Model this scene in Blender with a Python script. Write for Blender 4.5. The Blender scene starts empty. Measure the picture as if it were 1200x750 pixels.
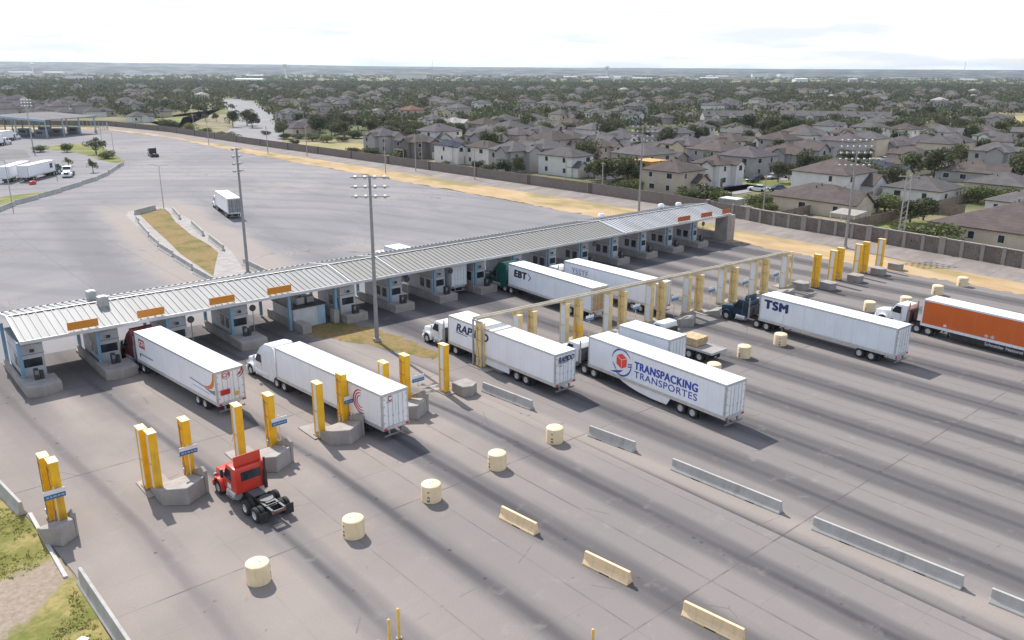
import bpy, bmesh, math, random
import numpy as np
from mathutils import Matrix, Vector, Euler
R = math.radians
rnd = random.Random(7)
sc = bpy.context.scene
COL = sc.collection
# World axes: X runs along the toll canopy, Y is the direction of travel, metres; origin under the near front corner of the canopy.
CAM = Vector((-12.05, -81.14, 28.44))

# ------------------------------------------------------------------ helpers
class MB:
    def __init__(s):
        s.v = []; s.f = []; s.m = []
    def add(s, vs, fs, mi=0):
        o = len(s.v); s.v += [tuple(p) for p in vs]
        s.f += [tuple(i + o for i in f) for f in fs]; s.m += [mi] * len(fs)
        return s
    def box(s, cx, cy, cz, sx, sy, sz, rz=0, mi=0):
        c, n = math.cos(rz), math.sin(rz); vs = []
        for z in (-.5, .5):
            for x, y in ((-.5, -.5), (.5, -.5), (.5, .5), (-.5, .5)):
                X, Y = x * sx, y * sy
                vs.append((cx + X * c - Y * n, cy + X * n + Y * c, cz + z * sz))
        return s.add(vs, [(3, 2, 1, 0), (4, 5, 6, 7), (0, 1, 5, 4), (1, 2, 6, 5), (2, 3, 7, 6), (3, 0, 4, 7)], mi)
    def bb(s, x0, x1, y0, y1, z0, z1, mi=0):
        return s.box((x0 + x1) / 2, (y0 + y1) / 2, (z0 + z1) / 2, x1 - x0, y1 - y0, z1 - z0, 0, mi)
    def cyl(s, p0, p1, r0, r1=None, n=12, mi=0):
        if r1 is None: r1 = r0
        p0, p1 = Vector(p0), Vector(p1); d = (p1 - p0).normalized()
        a = d.orthogonal().normalized(); b = d.cross(a); vs = []
        for p, r in ((p0, r0), (p1, r1)):
            for i in range(n):
                t = 2 * math.pi * i / n
                vs.append(p + a * (r * math.cos(t)) + b * (r * math.sin(t)))
        fs = [(i, (i + 1) % n, n + (i + 1) % n, n + i) for i in range(n)]
        fs += [tuple(range(n - 1, -1, -1)), tuple(range(n, 2 * n))]
        return s.add(vs, fs, mi)
    def path(s, pts, r, n=6, mi=0):
        for a, b in zip(pts[:-1], pts[1:]): s.cyl(a, b, r, r, n, mi)
        return s
    def prism(s, prof, x0, x1, axis='x', mi=0, k0=None):
        # prof: list of (a,b); extruded along axis. axis x: (x, a, b); y: (a, y, b); z: (a, b, z)
        n = len(prof); vs = []
        for X, pr in ((x0, k0 or prof), (x1, prof)):
            for a, b in pr:
                vs.append((X, a, b) if axis == 'x' else (a, X, b) if axis == 'y' else (a, b, X))
        fs = [(i, (i + 1) % n, n + (i + 1) % n, n + i) for i in range(n)]
        fs += [tuple(range(n - 1, -1, -1)), tuple(range(n, 2 * n))]
        return s.add(vs, fs, mi)
    def lathe(s, prof, c, axis='x', n=20, mi=0):
        # prof: (along, radius)
        vs = []; k = len(prof)
        for i in range(n):
            t = 2 * math.pi * i / n; ct, st = math.cos(t), math.sin(t)
            for a, r in prof:
                if axis == 'x': vs.append((c[0] + a, c[1] + r * ct, c[2] + r * st))
                else: vs.append((c[0] + r * ct, c[1] + r * st, c[2] + a))
        fs = []
        for i in range(n):
            j = (i + 1) % n
            for q in range(k - 1):
                fs.append((i * k + q, i * k + q + 1, j * k + q + 1, j * k + q))
        return s.add(vs, fs, mi)
    def sheet(s, pts, z=0, mi=0):
        return s.add([(p[0], p[1], z if len(p) < 3 else p[2]) for p in pts], [tuple(range(len(pts)))], mi)
    def build(s, name, mats, parent=None, bevel=0, smooth=False, link=True, seg=1):
        me = bpy.data.meshes.new(name)
        me.from_pydata(s.v, [], s.f)
        if not isinstance(mats, (list, tuple)): mats = [mats]
        for m in mats: me.materials.append(m)
        me.polygons.foreach_set('material_index', s.m)
        bm = bmesh.new(); bm.from_mesh(me)
        bmesh.ops.recalc_face_normals(bm, faces=bm.faces)
        if bevel:
            es = [e for e in bm.edges if len(e.link_faces) == 2 and e.calc_face_angle(0) > R(28)]
            bmesh.ops.bevel(bm, geom=es, offset=bevel, segments=seg, affect='EDGES', clamp_overlap=True, profile=.6)
        bm.to_mesh(me); bm.free()
        if smooth:
            for p in me.polygons: p.use_smooth = True
            try: me.set_sharp_from_angle(angle=R(38))
            except Exception: pass
        o = bpy.data.objects.new(name, me)
        if link: COL.objects.link(o)
        if parent: o.parent = parent
        return o

def fast_mesh(name, V, F, mats, mi=None, parent=None):
    # V (n,3), F (m,k) numpy arrays
    me = bpy.data.meshes.new(name); k = F.shape[1]
    me.vertices.add(len(V)); me.vertices.foreach_set('co', np.asarray(V, np.float32).ravel())
    me.loops.add(F.size); me.loops.foreach_set('vertex_index', F.astype(np.int32).ravel())
    me.polygons.add(len(F)); me.polygons.foreach_set('loop_start', np.arange(0, F.size, k, dtype=np.int32))
    me.polygons.foreach_set('loop_total', np.full(len(F), k, np.int32))
    for m in (mats if isinstance(mats, (list, tuple)) else [mats]): me.materials.append(m)
    if mi is not None: me.polygons.foreach_set('material_index', np.asarray(mi, np.int32))
    me.update(calc_edges=True); me.validate()
    o = bpy.data.objects.new(name, me); COL.objects.link(o)
    if parent: o.parent = parent
    return o

def tag(o, label=None, cat=None, group=None, kind=None):
    if label: o['label'] = label
    if cat: o['category'] = cat
    if group: o['group'] = group
    if kind: o['kind'] = kind
    return o
def thing(name, label, cat, loc=(0, 0, 0), rz=0, group=None):
    o = bpy.data.objects.new(name, None); COL.objects.link(o)
    o.empty_display_size = .3; o.location = loc; o.rotation_euler = (0, 0, rz)
    return tag(o, label, cat, group)
def struct(o): o['kind'] = 'structure'; return o
def copy_tree(o, parent=None):
    c = o.copy(); COL.objects.link(c)
    if parent: c.parent = parent
    for ch in KIDS.get(o.name, ()): copy_tree(ch, c)
    return c
KIDS = {}
def index_kids(o):
    ks = [x for x in COL.objects if x.parent == o]
    KIDS[o.name] = ks
    for k in ks: index_kids(k)
def dup(o, loc, rz=0, label=None, group=None, scale=None):
    if o.name not in KIDS: index_kids(o)
    c = copy_tree(o); c.location = loc; c.rotation_euler = (0, 0, rz)
    if label: c['label'] = label
    if group: c['group'] = group
    if scale: c.scale = scale
    return c
_T = ['twenty', 'thirty', 'forty', 'fifty', 'sixty', 'seventy']
ORD = ['', 'first', 'second', 'third', 'fourth', 'fifth', 'sixth', 'seventh', 'eighth', 'ninth', 'tenth', 'eleventh', 'twelfth',
       'thirteenth', 'fourteenth', 'fifteenth', 'sixteenth', 'seventeenth', 'eighteenth', 'nineteenth', 'twentieth']
for _t in range(6):
    if _t: ORD.append(_T[_t][:-1] + 'ieth')
    for _i in range(1, 10): ORD.append(_T[_t] + '-' + ORD[_i])

# ------------------------------------------------------------------ materials
class NT:
    def __init__(s, name):
        s.mat = bpy.data.materials.new(name); s.mat.use_nodes = True
        s.t = s.mat.node_tree; s.b = s.t.nodes['Principled BSDF']; s.out = s.t.nodes['Material Output']
        s.pos = s.t.nodes.new('ShaderNodeNewGeometry').outputs['Position']
    def n(s, ty): return s.t.nodes.new(ty)
    def put(s, sock, val):
        if isinstance(val, bpy.types.NodeSocket): s.t.links.new(val, sock)
        elif isinstance(val, (tuple, list)) and len(val) == 3 and sock.type == 'RGBA': sock.default_value = (*val, 1)
        else: sock.default_value = val
    def m(s, op, a, b=0.0, c=0.0, clamp=False):
        q = s.n('ShaderNodeMath'); q.operation = op; q.use_clamp = clamp
        s.put(q.inputs[0], a); s.put(q.inputs[1], b); s.put(q.inputs[2], c); return q.outputs[0]
    def noise(s, scale, detail=4, rough=.55, vec=None, dist=0):
        q = s.n('ShaderNodeTexNoise'); s.put(q.inputs['Vector'], vec or s.pos)
        q.inputs['Scale'].default_value = scale; q.inputs['Detail'].default_value = detail
        q.inputs['Roughness'].default_value = rough; q.inputs['Distortion'].default_value = dist
        return q.outputs['Fac']
    def mapr(s, v, a, b, c=0.0, d=1.0, smooth=True):
        q = s.n('ShaderNodeMapRange'); q.interpolation_type = 'SMOOTHSTEP' if smooth else 'LINEAR'
        for i, x in enumerate((v, a, b, c, d)): s.put(q.inputs[i], x)
        return q.outputs[0]
    def mix(s, f, a, b, mode='MIX'):
        q = s.n('ShaderNodeMix'); q.data_type = 'RGBA'; q.blend_type = mode
        s.put(q.inputs[0], f); s.put(q.inputs[6], a); s.put(q.inputs[7], b); return q.outputs[2]
    def xyz(s, vec=None):
        q = s.n('ShaderNodeSeparateXYZ'); s.put(q.inputs[0], vec or s.pos); return q.outputs
    def vec(s, x, y, z):
        q = s.n('ShaderNodeCombineXYZ')
        for i, a in enumerate((x, y, z)): s.put(q.inputs[i], a)
        return q.outputs[0]
    def scale(s, sx, sy, sz, vec=None):
        q = s.n('ShaderNodeMapping'); s.put(q.inputs[0], vec or s.pos); q.inputs['Scale'].default_value = (sx, sy, sz); return q.outputs[0]
    def obj(s): return s.n('ShaderNodeTexCoord').outputs['Object']
    def rand(s): return s.n('ShaderNodeObjectInfo').outputs['Random']
    def bump(s, h, strength=.3, dist=.02):
        q = s.n('ShaderNodeBump'); q.inputs['Strength'].default_value = strength; q.inputs['Distance'].default_value = dist
        s.put(q.inputs['Height'], h); s.put(s.b.inputs['Normal'], q.outputs[0])
    def done(s, col, rough=.8, metal=0, spec=.5):
        s.put(s.b.inputs['Base Color'], col); s.put(s.b.inputs['Roughness'], rough)
        s.put(s.b.inputs['Metallic'], metal); s.put(s.b.inputs['Specular IOR Level'], spec)
        return s.mat
_mc = {}
def ragged(pts, amp, step, seed=1):
    rs = random.Random(seed); out = []
    for a, b in zip(pts, pts[1:] + pts[:1]):
        A, B = Vector(a[:2]), Vector(b[:2]); n = max(1, int((B - A).length / step)); t = (B - A).normalized()
        for i in range(n): q = A + (B - A) * (i / n); k = rs.gauss(0, amp); out.append((q.x - t.y * k, q.y + t.x * k))
    return out
def pm(name, col, rough=.6, var=.12, scale=1.5, metal=0, dirt=0, spec=.5, streak=False):
    if name in _mc: return _mc[name]
    t = NT(name); o = t.obj()
    n1 = t.noise(scale, 5, .6, o)
    a = tuple(max(0, c * (1 - var)) for c in col); b = tuple(min(1, c * (1 + var)) for c in col)
    c = t.mix(t.mapr(n1, .3, .7), a, b)
    if dirt:
        v = t.scale(1, 1, .12, o) if streak else o
        n2 = t.noise(scale * 1.7, 6, .7, v)
        c = t.mix(t.m('MULTIPLY', t.mapr(n2, .5, .75), dirt), c, (.16, .13, .10))
    _mc[name] = t.done(c, rough, metal, spec); return _mc[name]

def pavement_front():
    t = NT('plaza_concrete'); x, y, z = t.xyz()[:3]
    wan = t.m('MULTIPLY', t.m('SUBTRACT', t.noise(.03, 2, .5), .5), .7)
    left = t.m('LESS_THAN', x, 31.0)
    sh = t.m('MULTIPLY', t.mapr(y, 6.0, -30.0, 0.0, 2.6, False), left)
    uu = t.m('SUBTRACT', t.m('SUBTRACT', t.m('ADD', x, wan), sh), 4.25)
    q = t.m('DIVIDE', uu, 6.65); k = t.m('FLOOR', t.m('ADD', q, .5))
    d = t.m('ABSOLUTE', t.m('MULTIPLY', t.m('SUBTRACT', q, k), 6.65))
    wn = t.n('ShaderNodeTexWhiteNoise'); wn.noise_dimensions = '1D'; t.put(wn.inputs['W'], k); lane = t.m('MULTIPLY', wn.outputs['Value'], t.mapr(x, 0.0, 12.0, .25, 1)); quiet = t.mapr(x, -1.0, 11.0, .4, 1)
    sl = t.scale(1.0, .10, 1)                       # streaks run along the lanes
    st = t.noise(.8, 6, .62, sl); st2 = t.noise(.22, 4, .6, t.scale(1, .3, 1))
    big = t.noise(.09, 5, .6)
    tan = t.mix(t.mapr(big, .35, .65), (.268, .232, .208), (.318, .274, .243))
    grey = t.mix(t.mapr(st2, .35, .65), (.138, .129, .131), (.205, .189, .186))
    bandw = t.m('ADD', t.mapr(x, 31.0, 34.0, 1.25, 1.75), t.m('MULTIPLY', lane, .9))
    band = t.mapr(t.m('ADD', d, t.m('MULTIPLY', t.m('SUBTRACT', st, .5), 1.6)), bandw, t.m('SUBTRACT', bandw, 1.3), 0, 1)
    rt_ = t.m('MAXIMUM', t.mapr(x, 29.5, 35.0, 0, 1), t.m('MULTIPLY', t.m('MULTIPLY', t.mapr(x, 3.0, 17.0, 0, 1), t.mapr(y, -27, -50)), .9)); tan = t.mix(t.m('MULTIPLY', rt_, .72), tan, (.208, .190, .182)); grey = t.mix(t.m('MULTIPLY', rt_, .8), grey, (.088, .083, .085))
    c = t.mix(t.m('MULTIPLY', t.m('MULTIPLY', band, .88), quiet), tan, grey)
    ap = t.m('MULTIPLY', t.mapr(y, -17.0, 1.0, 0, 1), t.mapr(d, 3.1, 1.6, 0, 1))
    # dark rubber in the wheel paths, oil line down the middle
    wp = t.mapr(t.m('ABSOLUTE', t.m('SUBTRACT', d, 1.0)), .62, .12, 0, 1)
    c = t.mix(t.m('MULTIPLY', t.m('MULTIPLY', wp, t.mapr(st, .3, .75, .1, .55)), t.m('ADD', .3, t.m('MULTIPLY', lane, .45))), c, (.105, .10, .107))
    oil = t.mapr(t.m('ADD', d, t.m('MULTIPLY', t.m('SUBTRACT', st2, .5), .55)), .60, .06, 0, 1)
    oilk = t.m('MULTIPLY', oil, t.mapr(t.noise(.05, 3, .6, t.scale(1, .6, 1)), .34, .56, .25, .88))
    c = t.mix(t.m('MULTIPLY', oilk, quiet), c, (.062, .058, .064))
    # canopy shade painted into the booth approach, under and before the roof
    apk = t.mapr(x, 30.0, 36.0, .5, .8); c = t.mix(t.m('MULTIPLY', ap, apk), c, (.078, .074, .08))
    # slabs cast one by one, each a shade of its own
    sn = t.n('ShaderNodeTexWhiteNoise'); sn.noise_dimensions = '2D'; t.put(sn.inputs['Vector'], t.vec(k, t.m('FLOOR', t.m('DIVIDE', t.m('ADD', y, 57.8 + 189), 6.3)), 0))
    c = t.mix(t.mapr(sn.outputs['Value'], 0, 1, 0, .10, False), c, (.15, .14, .135))
    # patches, stains, fine grain
    du = t.m('ABSOLUTE', t.m('SUBTRACT', x, t.m('ADD', 31.1, t.m('MULTIPLY', t.m('ADD', y, 26), -.05))))      # pale dust swept up against the barrier line
    c = t.mix(t.m('MULTIPLY', t.mapr(t.m('ADD', du, t.m('MULTIPLY', t.m('SUBTRACT', st, .5), 1.4)), 1.5, .3, 0, .75), t.mapr(y, -22, -28)), c, (.33, .285, .25))
    pt = t.noise(.55, 6, .65); c = t.mix(t.mapr(pt, .56, .75, 0, .30), c, (.37, .335, .31))
    sp = t.noise(1.9, 4, .55, dist=.5); c = t.mix(t.mapr(sp, .70, .74, 0, .4), c, (.105, .10, .10))
    dv = t.n('ShaderNodeTexVoronoi'); t.put(dv.inputs['Vector'], t.pos); dv.inputs['Scale'].default_value = .9; dr = t.mapr(dv.outputs['Distance'], .16, .09, 0, 1)
    c = t.mix(t.m('MULTIPLY', t.m('MULTIPLY', dr, t.mapr(d, .8, .3)), .7), c, (.05, .048, .05))
    gr = t.noise(9, 3, .7); c = t.mix(t.mapr(gr, .3, .7, 0, .2), c, (.15, .14, .14))
    # slab joints across (every 18.9 m) and along the island lines
    jy = t.m('ABSOLUTE', t.m('SUBTRACT', t.m('PINGPONG', t.m('ADD', y, 57.8 + 9.45 + 189), 9.45), 9.45))
    j1 = t.mapr(jy, .075, .03, 0, .75); js = t.m('ABSOLUTE', t.m('SUBTRACT', t.m('PINGPONG', t.m('ADD', y, 57.8 + 189), 3.15), 3.15)); j1 = t.m('MAXIMUM', j1, t.mapr(js, .05, .02, 0, .14))
    jx = t.m('ABSOLUTE', t.m('SUBTRACT', d, 3.30)); j2 = t.mapr(jx, .07, .03, 0, t.m('MULTIPLY', lane, .6))
    c = t.mix(t.m('MULTIPLY', t.m('MAXIMUM', j1, j2), t.mapr(t.noise(.4, 3), .35, .6, .25, 1)), c, (.09, .08, .08))
    cr = t.n('ShaderNodeTexVoronoi'); cr.feature = 'DISTANCE_TO_EDGE'; t.put(cr.inputs['Vector'], t.mix(.12, t.pos, t.n('ShaderNodeTexNoise').outputs['Color']))
    cr.inputs['Scale'].default_value = .09
    c = t.mix(t.m('MULTIPLY', t.mapr(cr.outputs['Distance'], .004, .0015, 0, .55), t.mapr(t.noise(.3, 3), .55, .6)), c, (.12, .11, .11))
    t.bump(gr, .15, .01)
    return t.done(c, .9, 0, .08)
def pavement_rear():
    t = NT('yard_pavement')
    big = t.noise(.02, 5, .6, dist=1.2); st = t.noise(.12, 6, .65, t.scale(1, .22, 1), 1.5); fine = t.noise(5, 3, .7)
    c = t.mix(t.mapr(big, .35, .65), (.222, .214, .219), (.285, .270, .270))
    c = t.mix(t.mapr(st, .5, .72, 0, .45), c, (.165, .16, .168))
    sw = t.n('ShaderNodeTexWave'); sw.wave_type = 'RINGS'; sw.rings_direction = 'Z'
    mp = t.n('ShaderNodeMapping'); t.put(mp.inputs[0], t.pos); mp.inputs['Location'].default_value = (36, -12, 0)
    t.put(sw.inputs['Vector'], mp.outputs[0]); sw.inputs['Scale'].default_value = .032; sw.inputs['Distortion'].default_value = 3.5
    sw.inputs['Detail'].default_value = 3; sw.inputs['Detail Scale'].default_value = .8
    c = t.mix(t.mapr(sw.outputs['Fac'], .62, 1, 0, .28), c, (.15, .146, .152))
    wp = t.noise(.5, 5, .65, t.scale(1, .12, 1)); c = t.mix(t.mapr(wp, .6, .8, 0, .25), c, (.33, .32, .32))
    c = t.mix(t.mapr(t.noise(.04, 4, .6), .55, .7, 0, .5), c, (.34, .30, .275))
    c = t.mix(t.mapr(fine, .3, .7, 0, .12), c, (.2, .2, .2))
    x, y, z = t.xyz()[:3]; wb_ = t.m('MULTIPLY', t.m('SUBTRACT', t.noise(.06, 4, .6), .5), 7)
    sd = t.m('ADD', wb_, t.m('SUBTRACT', t.m('MULTIPLY', t.m('SUBTRACT', x, 33), .991), t.m('MULTIPLY', t.m('SUBTRACT', y, 30), .133))); al = t.m('MULTIPLY', t.mapr(y, 0, 22), t.mapr(y, 118, 96))
    c = t.mix(t.m('MULTIPLY', t.m('MULTIPLY', t.mapr(t.m('ABSOLUTE', t.m('ADD', sd, 1.0)), 11, 7.5), al), .8), c, (.33, .285, .252))          # swept tan margin round the grass island
    arc = t.m('MAXIMUM', t.mapr(t.m('ABSOLUTE', t.m('ADD', sd, 16)), 5, 1.5), t.m('MULTIPLY', t.mapr(t.m('ABSOLUTE', t.m('SUBTRACT', sd, 14)), 4, 1), .6))
    c = t.mix(t.m('MULTIPLY', t.m('MULTIPLY', arc, t.m('MULTIPLY', t.mapr(y, -10, 25), t.mapr(y, 140, 90))), .42), c, (.15, .145, .15))      # where turning trucks darken it
    j = t.m('MINIMUM', t.m('ABSOLUTE', t.m('SUBTRACT', t.m('PINGPONG', t.m('ADD', x, 200), 5.5), 5.5)), t.m('ABSOLUTE', t.m('SUBTRACT', t.m('PINGPONG', t.m('ADD', y, 3), 9.0), 9.0)))
    c = t.mix(t.mapr(j, .09, .04, 0, .3), c, (.1, .1, .1))
    tm = t.noise(.03, 3, .5); tl = t.m('ABSOLUTE', t.m('SUBTRACT', t.m('PINGPONG', t.m('MULTIPLY', tm, 60), 1.0), .5)); c = t.mix(t.m('MULTIPLY', t.mapr(tl, .09, .02), t.mapr(t.noise(.02, 3), .5, .62, 0, .45)), c, (.11, .108, .11))
    t.bump(fine, .15, .01)
    return t.done(c, .92, 0, .06)
def ground_mat():
    t = NT('ground_earth'); a = t.noise(.012, 6, .62); b = t.noise(.07, 5, .6); c3 = t.noise(.0011, 5, .6)
    c = t.mix(t.mapr(a, .4, .6), (.105, .118, .05), (.26, .215, .14))
    c = t.mix(t.mapr(b, .5, .7, 0, .7), c, (.07, .085, .035))
    c = t.mix(t.mapr(c3, .55, .68, 0, .7), c, (.33, .28, .19))
    return t.done(c, .95, 0, .1)
def grass_mat(name, green, dry, k=.5, sc=.35):
    t = NT(name); a = t.noise(sc, 6, .68); b = t.noise(sc * 9, 4, .7)
    c = t.mix(t.mapr(a, k - .09, k + .09), green, dry)
    c = t.mix(t.mapr(b, .4, .7, 0, .45), c, tuple(x * .55 for x in green))
    t.bump(b, .6, .05); return t.done(c, .95, 0, .1)
def verge_mat():
    t = NT('verge_grass'); x, y, z = t.xyz()[:3]; a = t.noise(.3, 6, .68); b = t.noise(2.7, 4, .7); e = t.noise(.5, 6, .7)
    g = t.mix(t.mapr(a, .42, .62), (.17, .175, .05), (.33, .27, .11)); g = t.mix(t.mapr(b, .4, .7, 0, .5), g, (.10, .105, .03))
    s = t.mix(t.mapr(b, .3, .7), (.25, .20, .15), (.35, .285, .225)); s = t.mix(t.mapr(a, .5, .7, 0, .5), s, (.22, .17, .12))
    d = t.m('ABSOLUTE', t.m('SUBTRACT', t.m('ADD', y, 32.0), t.m('MULTIPLY', t.m('ADD', x, 4.7), .55)))       # worn track leading off the pavement edge
    w = t.m('ADD', 1.4, t.m('MULTIPLY', t.m('ADD', x, 4.7), -.30))
    k = t.mapr(t.m('SUBTRACT', t.m('ADD', d, t.m('MULTIPLY', t.m('SUBTRACT', e, .5), 3.4)), w), .5, -.4)
    t.bump(b, .7, .06); return t.done(t.mix(k, g, s), .95, 0, .1)
def dirt_mat():
    t = NT('orange_dirt'); a = t.noise(.25, 6, .65, t.scale(1, .35, 1)); b = t.noise(2.5, 5, .7); g = t.noise(.07, 4, .65, t.scale(1, .5, 1))
    c = t.mix(t.mapr(a, .35, .65), (.40, .272, .145), (.47, .35, .21))
    c = t.mix(t.mapr(g, .47, .62, 0, .8), c, (.215, .195, .085))
    c = t.mix(t.mapr(b, .5, .75, 0, .5), c, (.33, .22, .12))
    t.bump(b, .5, .04); return t.done(c, .95, 0, .1)
def apron_mat():
    t = NT('apron_concrete'); x, y, z = t.xyz()[:3]
    a = t.noise(.3, 6, .65, t.scale(.5, 1, 1)); b = t.noise(1.2, 6, .7, t.scale(.25, 1, 1))
    c = t.mix(t.mapr(a, .35, .65), (.20, .174, .158), (.275, .24, .217))
    c = t.mix(t.mapr(b, .52, .75, 0, .6), c, (.20, .175, .15))
    j = t.m('ABSOLUTE', t.m('SUBTRACT', t.m('PINGPONG', y, 3.0), 3.0)); c = t.mix(t.mapr(j, .1, .05, 0, .6), c, (.14, .12, .11))
    return t.done(c, .9, 0, .2)
def block_wall_mat():
    t = NT('block_wall'); x, y, z = t.xyz()[:3]
    v = t.vec(t.m('ADD', x, y), z, 0)
    br = t.n('ShaderNodeTexBrick'); t.put(br.inputs['Vector'], v); br.inputs['Scale'].default_value = 1
    br.inputs['Brick Width'].default_value = .6; br.inputs['Row Height'].default_value = .3; br.inputs['Mortar Size'].default_value = .02
    br.inputs['Color1'].default_value = (.15, .122, .108, 1); br.inputs['Color2'].default_value = (.20, .165, .148, 1); br.inputs['Mortar'].default_value = (.25, .22, .20, 1)
    c = t.mix(t.mapr(t.noise(.25, 5, .6), .4, .7, 0, .5), br.outputs['Color'], (.215, .185, .168))
    return t.done(c, .92, 0, .2)
def panel_mat():
    t = NT('patterned_panel'); x, y, z = t.xyz()[:3]
    vo = t.n('ShaderNodeTexVoronoi'); t.put(vo.inputs['Vector'], t.pos); vo.inputs['Scale'].default_value = 4.5
    c = t.mix(t.mapr(vo.outputs['Distance'], .1, .45), (.07, .056, .05), (.20, .17, .152))
    w = t.noise(.35, 5, .7); c = t.mix(t.mapr(w, .45, .6, 0, .6), c, (.12, .095, .08))
    t.bump(vo.outputs['Distance'], .8, .05); return t.done(c, .92, 0, .2)
def roof_shingle(name, col):
    t = NT(name); o = t.obj(); a = t.noise(.5, 5, .6, o); b = t.noise(5, 3, .7, t.scale(1, 1, 2, o)); x, y, z = t.xyz(o)[:3]
    r = t.m('PINGPONG', t.m('MULTIPLY', z, 1.0), .18)
    k = t.m('ADD', .88, t.m('MULTIPLY', t.rand(), .24))
    c = t.mix(t.mapr(a, .3, .7), tuple(q * .86 for q in col), tuple(q * 1.14 for q in col))
    c = t.mix(t.mapr(b, .35, .7, 0, .35), c, tuple(q * .6 for q in col))
    c = t.mix(t.mapr(r, .03, .0, 0, .4), c, tuple(q * .45 for q in col))
    c = t.mix(1, c, t.vec(k, k, k), 'MULTIPLY')
    return t.done(c, .95, 0, .05)
def canopy_metal():
    t = NT('canopy_metal'); x, y, z = t.xyz()[:3]
    a = t.noise(.3, 5, .6, t.scale(1, .15, 1)); b = t.noise(.9, 5, .7, t.scale(2, .1, 1))
    newer = t.mapr(x, 81.5, 81.8, 0, 1); mid = t.mapr(x, 34.0, 34.2, 0, 1)
    base = t.mix(mid, (.345, .343, .335), (.29, .278, .25)); base = t.mix(newer, base, (.50, .515, .54))
    c = t.mix(t.mapr(a, .35, .65, 0, .5), base, (.28, .262, .235))
    c = t.mix(t.mapr(b, .55, .8, 0, .55), c, (.20, .18, .155))
    pan = t.n('ShaderNodeTexWhiteNoise'); pan.noise_dimensions = '1D'; t.put(pan.inputs['W'], t.m('FLOOR', t.m('DIVIDE', x, .68)))
    c = t.mix(t.m('MULTIPLY', pan.outputs['Value'], .22), c, (.21, .205, .195))
    return t.done(c, .6, 0, .25)
def trailer_white(name, col=(.86, .87, .90), dirt=.14):
    t = NT(name); o = t.obj(); x, y, z = t.xyz(o)[:3]
    seam = t.m('ABSOLUTE', t.m('SUBTRACT', t.m('PINGPONG', y, .61), .61))
    a = t.noise(.5, 4, .6, o); s1 = t.noise(1.3, 6, .7, t.scale(1, 1.6, .1, o))
    c = t.mix(t.mapr(a, .3, .7), tuple(q * .94 for q in col), col)
    c = t.mix(t.mapr(seam, .022, .010, 0, .22), c, (.25, .25, .26))
    c = t.mix(t.m('MULTIPLY', t.mapr(s1, .5, .8), dirt), c, (.38, .35, .32))
    dn = t.noise(.55, 3, .5, t.scale(1, 1, 1.4, o)); t.bump(dn, .35, .05); low = t.m('MULTIPLY', t.mapr(z, 1.75, 1.15), t.mapr(t.noise(1.1, 5, .65, o), .35, .65))
    c = t.mix(t.m('MULTIPLY', low, dirt * .9), c, (.33, .29, .25))
    return t.done(c, .38, 0, .5)
def leaf_mat(name, a, b):
    t = NT(name); n1 = t.noise(.45, 3, .6, t.pos); n2 = t.noise(6, 2, .5, t.obj())
    k = t.m('ADD', t.m('MULTIPLY', n2, .65), t.m('MULTIPLY', t.rand(), .35))
    c = t.mix(t.mapr(k, .3, .68), a, b)
    c = t.mix(t.mapr(n1, .55, .75, 0, .35), c, tuple(q * 1.35 for q in b))
    m = t.done(c, .75, 0, .2)
    tr = t.n('ShaderNodeBsdfTranslucent'); t.put(tr.inputs['Color'], c)
    ms = t.n('ShaderNodeMixShader'); ms.inputs[0].default_value = .22
    t.t.links.new(t.b.outputs[0], ms.inputs[1]); t.t.links.new(tr.outputs[0], ms.inputs[2]); t.t.links.new(ms.outputs[0], t.out.inputs['Surface'])
    return m
def glass_dark(name='dark_glass', col=(.02, .026, .032)):
    if name in _mc: return _mc[name]
    t = NT(name); _mc[name] = t.done(t.mix(t.mapr(t.noise(1.2, 2, .5, t.obj()), .4, .6), col, tuple(q * 2.2 for q in col)), .16, 0, .3); return _mc[name]

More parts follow.
